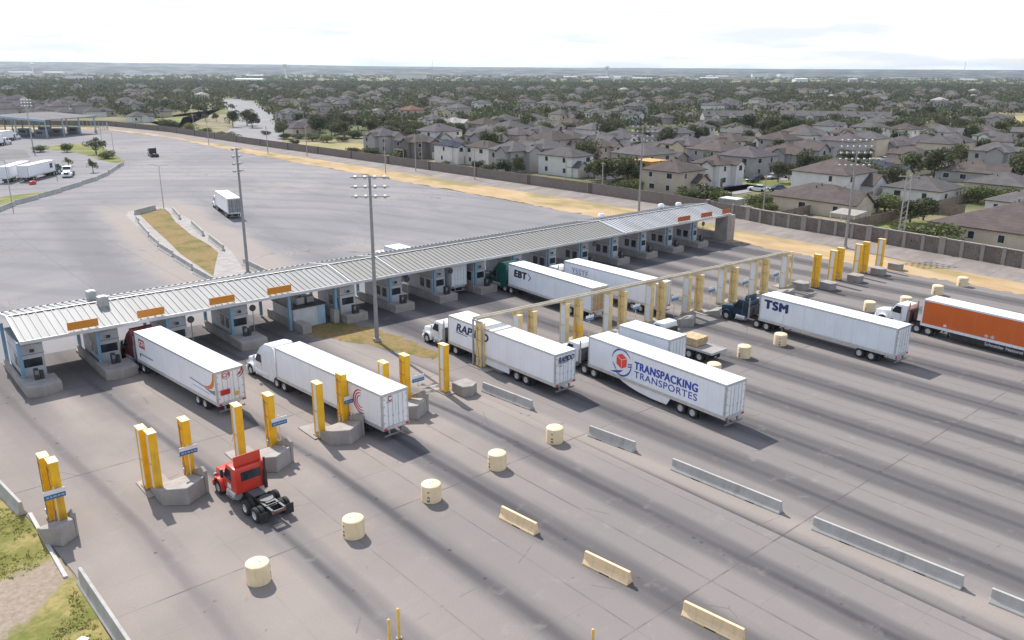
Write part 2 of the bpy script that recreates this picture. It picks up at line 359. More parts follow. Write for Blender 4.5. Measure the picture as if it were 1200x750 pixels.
M = dict(verge=verge_mat(),
    front=pavement_front(), rear=pavement_rear(), earth=ground_mat(), dirt=dirt_mat(), apron=apron_mat(), block=block_wall_mat(), panel=panel_mat(),
    canopy=canopy_metal(), glass=glass_dark(),
    grass=grass_mat('verge_grass', (.15, .16, .042), (.30, .25, .095), .52, .3),
    lawn=grass_mat('lawn_grass', (.145, .165, .05), (.26, .24, .095), .52, .12),
    island=grass_mat('island_grass', (.155, .145, .045), (.265, .185, .085), .46, .2),
    drygrass=grass_mat('dry_field', (.27, .25, .11), (.36, .29, .15), .5, .05),
    sand=grass_mat('bare_soil', (.27, .22, .165), (.35, .285, .225), .5, .25),
    conc=pm('cast_concrete', (.33, .305, .285), .88, .14, .7, dirt=.35, streak=True, spec=.25),
    barrier=pm('barrier_concrete', (.41, .40, .38), .88, .1, .8, dirt=.4, streak=True, spec=.25),
    cream=pm('cream_paint', (.83, .61, .36), .65, .06, 1.5, dirt=.22, streak=True),
    barrel=pm('barrel_cream', (.80, .64, .41), .65, .07, 1.2, dirt=.28, streak=True),
    yellow=pm('yellow_paint', (.86, .475, .010), .5, .10, 1.2, dirt=.3, streak=True),
    faded=pm('faded_yellow', (.74, .555, .25), .6, .12, 1.0, dirt=.25, streak=True),
    white=pm('white_panel', (.74, .77, .80), .4, .04, 2, dirt=.1),
    rust=pm('rusty_steel', (.34, .25, .15), .7, .2, 2, dirt=.3),
    tray=pm('weathered_tray', (.49, .425, .315), .65, .2, .8, dirt=.4),
    steel=pm('galvanised_steel', (.40, .41, .42), .5, .1, 2, metal=.5),
    dsteel=pm('pole_steel', (.27, .27, .28), .55, .1, 1, metal=.3),
    black=pm('black_frame', (.022, .022, .024), .55, .25, 3), rubber=pm('tyre_rubber', (.028, .027, .027), .85, .25, 3),
    rim=pm('rim_metal', (.62, .62, .63), .35, .08, 4, metal=.6), chrome=pm('chrome', (.75, .75, .76), .15, .05, 2, metal=.95),
    blue=pm('blue_column', (.17, .31, .44), .5, .1, 1, dirt=.15, streak=True), blue2=pm('pale_blue_door', (.30, .43, .54), .5, .06, 1),
    booth=pm('booth_wall', (.50, .51, .53), .6, .08, 1, dirt=.2, streak=True), boothd=pm('booth_dark', (.20, .205, .215), .6, .1, 1),
    kiosk=pm('kiosk_dark', (.035, .036, .04), .5, .2, 2), under=pm('canopy_soffit', (.22, .21, .20), .8, .1, .5),
    osign=pm('orange_sign', (.58, .22, .02), .5, .10, 6), osign2=pm('red_sign', (.42, .10, .03), .5, .10, 6), sblue=pm('sign_blue', (.03, .13, .30), .4, .1, 3), swhite=pm('sign_white', (.72, .74, .75), .4, .06, 3),
    lamp=pm('lamp_housing', (.42, .43, .45), .45, .08, 3, metal=.2), asphalt=pm('street_asphalt', (.19, .185, .18), .95, .12, .08, spec=.05), street=pm('pale_street', (.27, .262, .26), .95, .1, .05, spec=.04),
    kerb=pm('kerb_concrete', (.48, .46, .43), .9, .1, .5), wood=pm('wood', (.42, .29, .16), .8, .15, 2), osb=pm('sheathing_board', (.50, .27, .07), .8, .15, 1.2), bark=pm('bark', (.13, .10, .075), .9, .2, 3),
    red=pm('truck_red', (.60, .048, .026), .3, .05, 1, spec=.6), maroon=pm('truck_maroon', (.13, .015, .018), .3, .05, 1), green=pm('truck_green', (.004, .085, .065), .3, .08, 1), navy=pm('truck_navy', (.005, .03, .06), .3, .1, 1),
    wcab=pm('truck_white', (.78, .79, .80), .3, .04, 1, dirt=.12), redlamp=pm('tail_lamp_red', (.55, .02, .02), .3, .1, 4), amber=pm('amber_lamp', (.7, .35, .05), .3, .1, 4),
    tw=trailer_white('trailer_white'), tw2=trailer_white('trailer_grimy', (.78, .82, .86), .26), torange=trailer_white('trailer_orange', (.64, .125, .012), .12), troof=pm('trailer_roof', (.82, .82, .83), .45, .04, .7, dirt=.08),
    alu=pm('aluminium', (.60, .61, .62), .35, .08, 2, metal=.55), tblue=pm('letter_blue', (.018, .03, .12), .4, .04, 3), tgrey=pm('letter_grey', (.20, .21, .30), .4, .05, 3), tred=pm('letter_red', (.50, .015, .025), .4, .05, 3), tbox=pm('logo_red', (.85, .08, .05), .4, .04, 3),
    tblk=pm('letter_black', (.02, .022, .035), .4, .05, 3), torg=pm('swoosh_orange', (.72, .18, .01), .4, .04, 3), tindigo=pm('letter_indigo', (.03, .07, .40), .4, .04, 3),
    leaf=leaf_mat('leaves_dark', (.042, .054, .022), (.115, .125, .055)), leaf2=leaf_mat('leaves_light', (.07, .092, .026), (.17, .185, .065)), leafo=leaf_mat('leaves_olive', (.085, .088, .05), (.165, .16, .09)),
)
WALLS = dict(W=('white', (.66, .645, .62)), C=('cream', (.56, .49, .39)), B=('beige', (.46, .39, .32)), G=('grey', (.36, .345, .335)), D=('dark brown', (.17, .15, .14)), P=('pinkish', (.44, .36, .33)), Y=('pale yellow', (.60, .52, .37)))
ROOFS = [('brown-grey', (.118, .098, .09)), ('grey', (.128, .119, .116)), ('mauve-grey', (.122, .105, .110)), ('slate-blue', (.055, .06, .085)), ('reddish', (.20, .11, .085)), ('pale', (.34, .32, .295))]
WM = {k: pm('house_wall_' + v[0].replace(' ', '_').replace('-', '_'), v[1], .85, .06, .6, dirt=.12, streak=True) for k, v in WALLS.items()}
RM = [roof_shingle('shingles_' + a.replace('-', '_'), c) for a, c in ROOFS]

def text(body, size, origin, face, mat, parent, bold=.0, shear=0, name='lettering', width=None, space=1.0, serif=None):
    # face: 'L' = lettering on the left side (-X), 'B' = on the rear (-Y)
    cu = bpy.data.curves.new(name, 'FONT'); cu.body = body; cu.size = size * 1.4; cu.shear = shear; cu.extrude = .004; cu.space_character = space
    ob = bpy.data.objects.new(name, cu); me = bpy.data.meshes.new_from_object(ob); bpy.data.objects.remove(ob)
    xs = [v.co.x for v in me.vertices]; ys = [v.co.y for v in me.vertices]
    x0, x1, y0, y1 = min(xs), max(xs), min(ys), max(ys); sx = (width / (x1 - x0)) if width else 1; sy = size / (y1 - y0)
    for v in me.vertices: v.co.x = (v.co.x - x0) * sx; v.co.y = (v.co.y - y0) * sy
    if bold > 0:                                        # heavier strokes: shifted copies of the letters, each a hair in front of the last
        bm = bmesh.new(); bm.from_mesh(me); b0 = bm.copy(); k = 0
        for dx, dy in ((1, 0), (-1, 0), (0, .6), (0, -.6), (.8, .5), (-.8, -.5)):
            k += 1; tm_ = bpy.data.meshes.new('tmp'); b0.to_mesh(tm_); tm_.transform(Matrix.Translation((dx * bold, dy * bold, k * .0006))); bm.from_mesh(tm_); bpy.data.meshes.remove(tm_)
        bm.to_mesh(me); bm.free(); b0.free()
    if serif:
        bm = bmesh.new(); bm.from_mesh(me); n_ = len(body); lw = width / n_ if width else 1
        mbx = MB()
        for fx, zs in serif:
            for zz in zs: x_ = fx * (x1 - x0) * sx + (shear * size * zz if shear else 0); mbx.box(x_, zz * size * .96 + size * .02, .004, size * .34, size * .075, .008)
        tm_ = mbx.build('tmp', mat, None, link=False); bm.from_mesh(tm_.data); bpy.data.objects.remove(tm_); bm.to_mesh(me); bm.free()
    me.materials.clear(); me.materials.append(mat)
    o = bpy.data.objects.new(name, me); COL.objects.link(o); o.parent = parent
    if face == 'L': mt = Matrix(((0, 0, -1, origin[0]), (-1, 0, 0, origin[1]), (0, 1, 0, origin[2]), (0, 0, 0, 1)))
    elif face == 'B': mt = Matrix(((1, 0, 0, origin[0]), (0, 0, -1, origin[1]), (0, 1, 0, origin[2]), (0, 0, 0, 1)))
    o.matrix_local = mt; return o

# ------------------------------------------------------------------ setting: ground, pavements, verges
g = MB().sheet([(-14000, -14000), (14000, -14000), (14000, 14000), (-14000, 14000)], -.06).build('ground', M['earth']); struct(g)
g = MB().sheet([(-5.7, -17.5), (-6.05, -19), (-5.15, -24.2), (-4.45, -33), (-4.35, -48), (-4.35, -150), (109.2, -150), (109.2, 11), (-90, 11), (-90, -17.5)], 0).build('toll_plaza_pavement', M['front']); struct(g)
g = MB().sheet([(-150, 11), (108.6, 11), (108.6, 60), (107.6, 194), (110.5, 290), (101, 362), (60, 392), (-150, 420)], 0).build('yard_road', M['rear']); struct(g)
WALL = [(123.6, -95), (123.4, -41), (124.6, -28), (125.6, -13), (126, 4.7), (127.2, 11), (129.6, 29), (129.2, 54), (128, 84), (126, 143), (121.8, 230), (119.5, 318), (110, 377), (60, 425), (-60, 470)]
def offs(pts, d):
    out = []
    for i, p in enumerate(pts):
        a = Vector(pts[max(0, i - 1)]); b = Vector(pts[min(len(pts) - 1, i + 1)]); t = (b - a).normalized()
        out.append((p[0] - t.y * d, p[1] + t.x * d))
    return out
ap = MB(); lo = offs(WALL, 7.6); mid = offs(WALL, .0)
for i in range(len(WALL) - 3):
    a, b, c, d = lo[i], lo[i + 1], WALL[i + 1], WALL[i]
    ap.add([(*a, .02), (*b, .02), (*c, .5), (*d, .5)], [(0, 1, 2, 3)])
ap = ap.build('apron', M['apron']); struct(ap)
inner = [(109.2, -95), (109, -46), (108.6, -29), (108.4, -8), (108.9, 11), (108, 40), (109.2, 60), (108.3, 116), (107.7, 194), (110.2, 289), (103, 356), (60, 396)]
d = MB(); outer = [(lo[i][0] + 1.2, lo[i][1]) for i in (0, 1, 3, 4, 5, 7, 8, 9, 10, 11, 12, 13)]
rin = ragged(inner, .0, 1e9); rs_ = random.Random(4)
def dens(a, b, k): return [Vector(a).lerp(Vector(b), q / k) for q in range(k + 1)]
for i in range(len(inner) - 1):
    k = 24; A_ = dens(inner[i], inner[i + 1], k); B_ = dens(outer[i], outer[i + 1], k)
    for q in range(1, k): A_[q].x += rs_.gauss(0, .45)
    for q in range(k): d.add([(A_[q].x, A_[q].y, .008), (A_[q + 1].x, A_[q + 1].y, .008), (B_[q + 1].x, B_[q + 1].y, .016), (B_[q].x, B_[q].y, .016)], [(0, 1, 2, 3)])
for i in range(0): d.add([(*inner[i], .008), (*inner[i + 1], .008), (*outer[i + 1], .016), (*outer[i], .016)], [(0, 1, 2, 3)])
d = d.build('dirt_verge', M['dirt']); struct(d)
def zone(name, pts, m, z): o = MB().sheet(pts, z).build(name, M[m]); return struct(o)
zone('verge_ground', [(-6.05, -17.9), (-5.25, -24), (-4.6, -33), (-4.5, -48), (-4.5, -75), (-60, -75), (-60, -17.9)], 'verge', .012)
zone('traffic_island', [(38.2, 93.9), (41.6, 96.6), (44.1, 98.7), (43.8, 93.4), (40.8, 80.4), (38.4, 65.6), (37.5, 54.8), (36.3, 47.8), (32.2, 38.8), (29.6, 32.8), (30.5, 42.4), (31.2, 50.4), (33.3, 62.9), (35.2, 75.8)], 'island', .012)
zone('island_margin', [(35.6, 94), (37.4, 98.5), (43.6, 101.5), (45.6, 98), (44.3, 84), (41.5, 66), (38.5, 48), (34.6, 34), (34.6, 20), (26.6, 20), (28.0, 38), (29.6, 50), (31.4, 66), (33.6, 80)], 'conc', .006)
zone('lot_verge', [(19.0, 125), (22.2, 127.6), (28.0, 134.0), (34.9, 142.5), (31.5, 142.0), (26.7, 140.4), (21.0, 138.0), (-20, 120), (-20, 95), (5, 105)], 'lawn', .012)
zone('curve_verge', [(52, 275), (56, 262), (60.5, 246), (62.8, 232), (61.6, 208), (62.5, 196.5), (66.1, 199), (72.2, 236.3), (76, 262), (74.6, 273), (71, 283), (62, 275)], 'lawn', .012)
zone('lot_strip', [(30, 225), (46, 232), (50, 262), (38, 275), (20, 240)], 'asphalt', .008)
zone('patchy_verge', ragged([(27.2, 2.0), (31.3, 2.0), (34.3, -2.4), (34.9, -9.8), (34.8, -15.5), (33.4, -16.2), (32.2, -13.3), (30.9, -8.6), (29.2, -4.5), (27.5, -1.9)], .22, .45, 4), 'island', .012)
zone('toll_road', [(128.5, 250), (138.3, 238), (160, 280), (178, 316), (210, 387), (258, 516), (322, 687), (330, 735), (309, 730), (298, 690), (247, 568), (192, 410), (162, 345), (140, 300)], 'street', .02)
zone('toll_road_verge', [(143, 433), (217, 480), (238, 545), (170, 440), (128, 330), (131, 318), (150, 330)], 'lawn', .012)
zone('dry_field', [(136, 244), (160, 213), (157, 185), (133, 190)], 'drygrass', .012)
zone('orange_lot', [(260, 182), (280, 202), (322, 186), (292, 158)], 'dirt', .012)
zone('playing_field', [(560, 130), (650, 132), (540, 78), (495, 100)], 'drygrass', .012)
zone('green_field', [(480, 70), (530, 75), (620, 118), (600, 60), (490, 40)], 'lawn', .008)
for nm, pts in (('home_street', [(160, 36), (160, 44), (330, 50), (330, 42)]), ('home_street', [(250, 44), (258, 44), (270, 150), (262, 150)]), ('back_street', [(148, 112), (148, 119), (300, 150), (300, 143)]), ('driveway', [(158, 33), (158, 42), (176, 42), (176, 33)])):
    zone(nm, pts, 'street', .02)
zone('front_lawn', [(176, 34), (176, 44), (191, 46), (191, 34)], 'lawn', .024)
zone('front_lawn', [(262, 38), (262, 42), (282, 43), (282, 34)], 'lawn', .024)
zone('back_lawn', [(137, -22), (137, -8), (152, -4), (158, -18)], 'lawn', .012)
# real tufts standing on the roadside verge and the grass island
def tufts(name, polys, n, h, mats, seed, per=7):
    rs = np.random.RandomState(seed); pts = []
    def inside(p, poly):
        c = False; j = len(poly) - 1
        for i in range(len(poly)):
            if (poly[i][1] > p[1]) != (poly[j][1] > p[1]) and p[0] < (poly[j][0] - poly[i][0]) * (p[1] - poly[i][1]) / (poly[j][1] - poly[i][1] + 1e-9) + poly[i][0]: c = not c
            j = i
        return c
    for poly, k in polys:
        xs = [q[0] for q in poly]; ys = [q[1] for q in poly]; got = 0; tries = 0
        while got < k and tries < k * 30:
            tries += 1
            p = (rs.uniform(min(xs), max(xs)), rs.uniform(min(ys), max(ys)))
            if math.sin(p[0] * 1.1 + 2 * math.sin(p[1] * .7)) + math.sin(p[1] * .9 + p[0] * .4) < rs.uniform(-1.4, .7): continue
            if inside(p, poly): pts.append(p); got += 1
    P = np.array(pts); n = len(P) * per; B = np.repeat(P, per, 0) + rs.normal(0, .07, (n, 2))
    ang = rs.uniform(0, 6.283, n); H = h * rs.uniform(.35, 1.1, n); w = .022 + .03 * rs.rand(n); lean = rs.normal(0, .4, (n, 2)) * H[:, None]
    V = np.zeros((n, 3, 3)); V[:, 0, :2] = B; V[:, 1, :2] = B
    dx = np.stack([np.cos(ang), np.sin(ang)], 1) * w[:, None]; V[:, 0, :2] -= dx; V[:, 1, :2] += dx
    V[:, 2, :2] = B + lean; V[:, 2, 2] = H; V[:, :, 2] += .012
    F = np.arange(n * 3).reshape(n, 3)
    o = fast_mesh(name, V.reshape(-1, 3), F, mats, rs.randint(0, len(mats), n)); return tag(o, kind='stuff')
gm = [pm('blade_green', (.34, .35, .09), .8, .3, .8), pm('blade_lime', (.42, .41, .12), .8, .3, .8), pm('blade_dry', (.52, .43, .2), .8, .3, .8)]
o = tufts('grass', [([(-6.2, -18.5), (-5.5, -24), (-5.0, -30), (-7, -31.5), (-11, -30.5), (-16, -22), (-14, -18.5)], 1100), ([(-4.9, -34.2), (-4.75, -50), (-9, -50), (-12, -44), (-7.6, -39.2), (-5.7, -36.9)], 1100)], 0, .10, gm, 3)
tag(o, 'rough green and straw-coloured grass growing on the verge beside the plaza edge', 'grass')

# hills on the horizon
def ridge(dist, h0, h1, seed, col, name='hills'):
    rs = random.Random(seed); ph = [rs.uniform(0, 6) for _ in range(6)]; vs = []; fs = []; n = 200
    a0, a1 = R(49.2 + 48), R(49.2 - 48)
    for i in range(n + 1):
        t = i / n; a = a0 + (a1 - a0) * t
        w = sum(math.sin(t * f + ph[j]) * q for j, (f, q) in enumerate(((5, 1), (11, .6), (23, .35), (47, .2), (90, .12), (170, .1)))) / 2.4
        h = (h0 + (h1 - h0) * t) * (1 + .16 * w)
        for r_, z in ((dist - 900, -3), (dist - 250, h * .72), (dist, h), (dist + 1500, -3)):
            vs.append((CAM.x + r_ * math.cos(a), CAM.y + r_ * math.sin(a), z))
    for i in range(n):
        for j in range(3): fs.append((i * 4 + j, i * 4 + j + 1, i * 4 + j + 5, i * 4 + j + 4))
    o = MB().add(vs, fs).build(name, col, smooth=True); return struct(o)
hm = NT('hill_scrub'); hm = hm.done(hm.mix(hm.mapr(hm.noise(.008, 7, .72, hm.scale(1, 1, 6)), .46, .60), (.022, .034, .034), (.16, .155, .13)), .95, 0, .1)
ridge(5600, 38, 31, 3, hm); ridge(7000, 56, 37, 5, hm); ridge(8200, 82, 46, 8, hm)

# perimeter wall: patterned precast panels near the canopy, plain block farther along
pw = thing('perimeter_wall', 'long brown perimeter wall between the plaza and the houses, with pilasters and a pale cap', 'wall', (126, 0, 0))
def along(pts, step):
    out = []; carry = 0
    for a, b in zip(pts[:-1], pts[1:]):
        A, B = Vector(a), Vector(b); L = (B - A).length; t = carry
        while t < L: out.append((A + (B - A) * (t / L), (B - A).normalized())); t += step
        carry = t - L
    return out
def wall_run(pts, mat, name, th=.2, h=2.5, z=.45):
    mb = MB()
    for a, b in zip(pts[:-1], pts[1:]):
        A, B = Vector(a), Vector(b); m_ = (A + B) / 2; L = (B - A).length
        mb.box(m_.x - 126, m_.y, z + h / 2, L + .02, th, h, math.atan2((B - A).y, (B - A).x))
    return mb.build(name, mat, pw)
def cap_run(pts):
    mb = MB()
    for a, b in zip(pts[:-1], pts[1:]):
        A, B = Vector(a), Vector(b); m_ = (A + B) / 2
        mb.box(m_.x - 126, m_.y, 3.03, (B - A).length, .34, .14, math.atan2((B - A).y, (B - A).x))
    return mb.build('cap', pm('wall_cap', (.42, .38, .34), .9, .1, .5), pw)
nearw = WALL[:6]; farw = WALL[5:]
wall_run(nearw, M['panel'], 'precast_panels'); wall_run(farw, M['block'], 'block_wall'); cap_run(nearw)
pil = MB().box(0, 0, 1.75, .55, .5, 2.75).build('pilaster', pm('pilaster', (.29, .255, .23), .9, .1, .5), pw, bevel=.02)
pil2 = MB().box(0, 0, 1.78, 1.0, .55, 2.85).build('pilaster', pm('pilaster', (.29, .255, .23), .9, .1, .5), pw, bevel=.02)
pl = along(nearw, 3.15)
for i, (p_, t_) in enumerate(pl):
    o = (pil2 if i % 4 == 1 else pil).copy(); COL.objects.link(o); o.parent = pw; o.location = (p_.x - 126, p_.y, 0); o.rotation_euler.z = math.atan2(t_.y, t_.x)
pil.location = (127.4 - 126, 12.8, 0); pil2.location = (128.2 - 126, 19.6, 0)
gate = MB(); gate.bb(-.75, .75, -.14, .14, .5, 2.9, 0); gate.bb(-.95, -.8, -.2, .2, .5, 3, 1); gate.bb(.8, .95, -.2, .2, .5, 3, 1)
gate = gate.build('door_recess', [pm('gate_brown', (.10, .075, .065), .8, .1, 1), pm('pilaster', (.29, .255, .23), .9, .1, .5)], pw)
for i, (p_, t_) in enumerate(along(farw[2:], 21)):
    if i > 22: break
    o = gate if i == 0 else gate.copy()
    if i: COL.objects.link(o); o.parent = pw
    o.location = (p_.x - 126, p_.y, 0); o.rotation_euler.z = math.atan2(t_.y, t_.x)

# ------------------------------------------------------------------ canopy
CL, F0, RG, BK, ZE, ZR, ZB = 109.4, 1.2, 6.7, 11.2, 4.62, 5.75, 5.05
cn = thing('toll_canopy', 'long ribbed metal toll canopy roof spanning all the booths across the plaza', 'canopy')
rf = MB()
def slab(mb, x0, x1, y0, z0, y1, z1, th): mb.add([(x0, y0, z0), (x1, y0, z0), (x1, y1, z1), (x0, y1, z1), (x0, y0, z0 - th), (x1, y0, z0 - th), (x1, y1, z1 - th), (x0, y1, z1 - th)], [(0, 1, 2, 3), (7, 6, 5, 4), (0, 4, 5, 1), (1, 5, 6, 2), (2, 6, 7, 3), (3, 7, 4, 0)])
slab(rf, 0, CL, F0, ZE, RG, ZR, .12); slab(rf, 0, CL, RG, ZR, BK, ZB, .12)
rf.build('roof_sheet', M['canopy'], cn)
rb = MB(); x = .3
while x < CL:
    slab(rb, x, x + .07, F0 + .02, ZE + .085, RG - .2, ZR + .05, .08); slab(rb, x, x + .07, RG + .2, ZR + .05, BK - .02, ZB + .085, .08); x += .68
rb.build('standing_seams', pm('seam_grey', (.25, .245, .24), .6, .1, .4), cn)
mb = MB(); x = .4
while x < CL - .5: mb.box(x + .45, RG - .18, ZR + .0, .72, .1, .12); x += .95
mb.build('ridge_vent', pm('ridge_dark', (.10, .10, .11), .6, .2, 1), cn)
mb = MB(); x = .1
mb.bb(0, CL, RG - .1, RG + .1, ZR + .003, ZR + .06)
mb.build('ridge_cap', pm('ridge_cap', (.62, .62, .62), .4, .06, 1, metal=.3), cn)
mb = MB(); x = .3
mb.bb(0, CL, BK - .13, BK - .07, ZB + .01, ZB + .05)
while x < CL: mb.box(x, BK - .1, ZB + .09, .3, .06, .07); x += .68
mb.build('snow_guard', pm('ridge_dark', (.10, .10, .11), .6, .2, 1), cn)
MB().bb(-.05, CL + .05, F0 - .16, F0 - .003, ZE - .28, ZE + .03).build('gutter', pm('gutter', (.55, .56, .57), .4, .08, .6, metal=.3, dirt=.3), cn)
MB().bb(-.05, CL + .05, BK + .003, BK + .16, ZB - .28, ZB + .03).build('gutter', pm('gutter', (.55, .56, .57), .4, .08, .6, metal=.3, dirt=.3), cn)
for x0 in (-.14, CL + .003):
    mb = MB(); slab(mb, x0, x0 + .14, F0 - .1, ZE + .06, RG, ZR + .08, .34); slab(mb, x0, x0 + .14, RG, ZR + .08, BK + .1, ZB + .06, .34); mb.build('fascia', pm('fascia_white', (.70, .71, .71), .4, .05, 1), cn)
for x0 in (33.9, 40.7, 81.6):
    mb = MB(); slab(mb, x0, x0 + .16, F0, ZE + .14, RG, ZR + .12, .1); slab(mb, x0, x0 + .16, RG, ZR + .12, BK, ZB + .14, .1); mb.build('expansion_joint', pm('fascia_white', (.70, .71, .71), .4, .05, 1), cn)
slf = MB(); slab(slf, .15, CL - .15, F0 + .1, ZE - .14, RG, ZR - .6, .08); slab(slf, .15, CL - .15, RG, ZR - .6, BK - .1, ZB - .14, .08); slf.build('soffit', M['under'], cn)
ISL = [0.8 + 6.66 * k for k in range(16)]
cb = MB().bb(-.12, .12, F0 + .3, BK - .3, ZE - .52, ZE - .26).build('cross_beam', pm('beam_grey', (.3, .31, .33), .6, .1, 1), cn)
for k, u in enumerate(ISL):
    o = cb if k == 0 else cb.copy()
    if k: COL.objects.link(o); o.parent = cn
    o.location.x = u
col0 = MB().bb(-.15, .15, -.15, .15, .12, ZE - .2).build('column', M['blue'], cn, bevel=.02)
colw = MB().bb(-.26, .26, -.2, .2, .12, ZE - .2).build('column', M['swhite'], cn, bevel=.02); colw.location = (ISL[15] + 1.1, 10.4, 0)
first = True
for k, u in enumerate(ISL):
    if 5 < k < 15: o = colw.copy(); COL.objects.link(o); o.parent = cn; o.location = (u + 1.15, 10.4, 0)
    for dx, dy in ((-1.05, 1.75), (-1.05, 9.6), (1.05, 9.6)):
        if k == 5 and dy < 5: dx = -1.9
        o = col0 if first else col0.copy()
        if not first: COL.objects.link(o); o.parent = cn
        o.location = (u + dx, dy, 0); first = False

# booth islands and booths
def booth_variant():
    t = thing('toll_booth', '', 'toll booth')
    w, y0, y1, h = 1.0, 2.3, 7.9, 4.2
    wl = MB().bb(-w, w, y0, y1, .3, h).build('walls', M['booth'], t, bevel=.02)
    MB().bb(-w - .12, w + .12, y0 - .12, y1 + .12, h + .003, h + .14).build('roof', M['boothd'], t, bevel=.02)
    MB().bb(-w - .015, w + .015, y0 - .02, y1, 2.9, 2.98).build('band', M['boothd'], t)
    def win(x0, x1, yy, z0, z1, face):
        if face == 'f':
            f = MB().bb(x0 - .07, x1 + .07, yy - .035, yy - .002, z0 - .07, z1 + .07).build('window', pm('booth_frame', (.55, .56, .57), .4, .05, 2), t)
            MB().bb(x0, x1, yy - .045, yy - .037, z0, z1).build('pane', M['glass'], f)
        else:
            s = -1 if face == 'l' else 1
            f = MB().bb(min(s * w, s * (w + .035)) + (0 if s < 0 else .002), max(s * w, s * (w + .035)) - (.002 if s < 0 else 0), x0 - .05, x1 + .05, z0 - .05, z1 + .05).build('window', M['boothd'], t)
            MB().bb(min(s * (w + .037), s * (w + .047)), max(s * (w + .037), s * (w + .047)), x0, x1, z0, z1).build('pane', M['glass'], f)
    win(-.78, .78, y0, 1.72, 2.55, 'f'); win(2.75, 3.6, 0, 1.5, 2.55, 'l'); win(4.2, 5.0, 0, 1.5, 2.55, 'l'); win(2.75, 4.6, 0, 1.5, 2.55, 'r')
    MB().bb(w + .002, w + .04, 5.2, 6.1, .4, 2.5).build('door', M['boothd'], t)
    c = MB(); c.box(0, y0 - .12, 3.3, .4, .24, .24, mi=1); c.box(-.24, y0 - .2, 3.36, .1, .12, .14, mi=0); c.bb(-.7, .7, y0 - .14, y0 - .003, 3.75, 3.9, 0)
    c.build('camera_hood', [M['booth'], M['kiosk']], t)
    return t
def island_variant(short=False):
    s = thing('booth_island', '', 'traffic island')
    mb = MB(); mb.prism([(-1.4, .1), (1.4, .1), (1.4, 1.6), (-1.4, 1.6)] if short else [(-1.45, -1.25), (0, -1.75), (1.45, -1.3), (1.45, 1.6), (-1.45, 1.6)], 0, .98, 'z'); mb.build('concrete_nose', M['conc'], s, bevel=.05, seg=2)
    mb = MB(); mb.bb(-1.45, 1.45, 1.603, 9.9, 0, .26); mb.build('kerb_base', M['conc'], s, bevel=.03)
    mb = MB(); mb.bb(-1.45, -1.2, 1.61, 9.0, .262, 1.0); mb.build('side_wall', M['conc'], s, bevel=.02)
    mb = MB(); mb.bb(-.36, .0, .35, .85, .983, 2.02, 0); mb.bb(.1, .42, .4, .85, .983, 1.75, 0); mb.bb(-.34, -.02, .335, .349, 1.5, 1.9, 1)
    mb.build('kiosk', [M['kiosk'], M['boothd']], s, bevel=.02)
    return s
bo0 = booth_variant(); is0 = island_variant(); is1 = island_variant(True); is1.location = (ISL[5], 0, 0)
OCC = {0: 'nearest the left end of the canopy, nothing parked beside it', 1: 'left of the white trailer with the orange swoosh', 2: 'half hidden behind the white trailer with the orange swoosh', 3: 'between the orange-swoosh trailer and the low grey equipment building',
       5: 'just right of the low grey equipment building', 6: 'behind the tall grey floodlight pole', 7: 'left of the trailer standing under the canopy', 8: 'beside the dark green tractor', 9: 'behind the green-tractor trailer', 10: 'between the green-tractor trailer and the next one',
       11: 'right of the second white trailer, behind its cab', 12: 'fourth from the right end wall, facing an empty lane', 13: 'third from the right end wall', 14: 'second from the right end wall', 15: 'next to the right end wall'}
first = True
for k, u in enumerate(ISL):
    if k == 4: continue
    if first: b, s = bo0, is0; b.location = s.location = (u, 0, 0)
    else: b, s = dup(bo0, (u, 0, 0)), is1 if k == 5 else dup(is0 if k < 5 else is1, (u, 0, 0))
    first = False
    b['label'] = 'grey toll booth ' + OCC[k]; b['group'] = 'toll booths under the canopy'
    s['label'] = 'concrete island under the booth ' + OCC[k]; s['group'] = 'concrete booth islands'
# round lane signal discs on poles beside the islands
sg = thing('lane_signal', 'round dark lane signal on pole beside the first booth', 'signal')
MB().cyl((0, 0, 0), (0, 0, 2.7), .05, n=8).build('pole', M['dsteel'], sg)
MB().cyl((0, .06, 2.75), (0, -.06, 2.75), .36, n=20).build('disc', M['kiosk'], sg, bevel=.01)
mb = MB().cyl((0, -.063, 2.75), (0, -.08, 2.75), .16, n=14).build('lens', pm('dark_lens', (.07, .045, .04), .3, .1, 3), sg)
LS = [(2, 'red-lensed'), (3, ''), (6, ''), (7, ''), (11, ''), (15, '')]
for i, (k, _) in enumerate(LS):
    L = (ISL[k] + 1.15, 1.25, .98); lb = 'round dark signal disc on a pole near the booth ' + {2: 'behind the orange-swoosh trailer', 3: 'left of the grey equipment building', 6: 'behind the floodlight pole', 7: 'left of the green tractor', 11: 'right of the second white trailer', 15: 'next to the end wall'}[k]
    if i == 0: sg.location = L; sg['label'] = lb; sg['group'] = 'lane signals'
    else: dup(sg, L, 0, lb, 'lane signals')
# end wall at the far end of the canopy
e = thing('end_wall', 'pale concrete end wall standing under the right end of the canopy', 'wall', (108.6, 0, 0))
MB().bb(-.6, 1.6, .6, 3.2, 0, 4.5).build('pier', M['conc'], e, bevel=.04); MB().bb(-.3, .3, 3.21, 10, 0, 1.3).build('low_wall', M['conc'], e, bevel=.03)
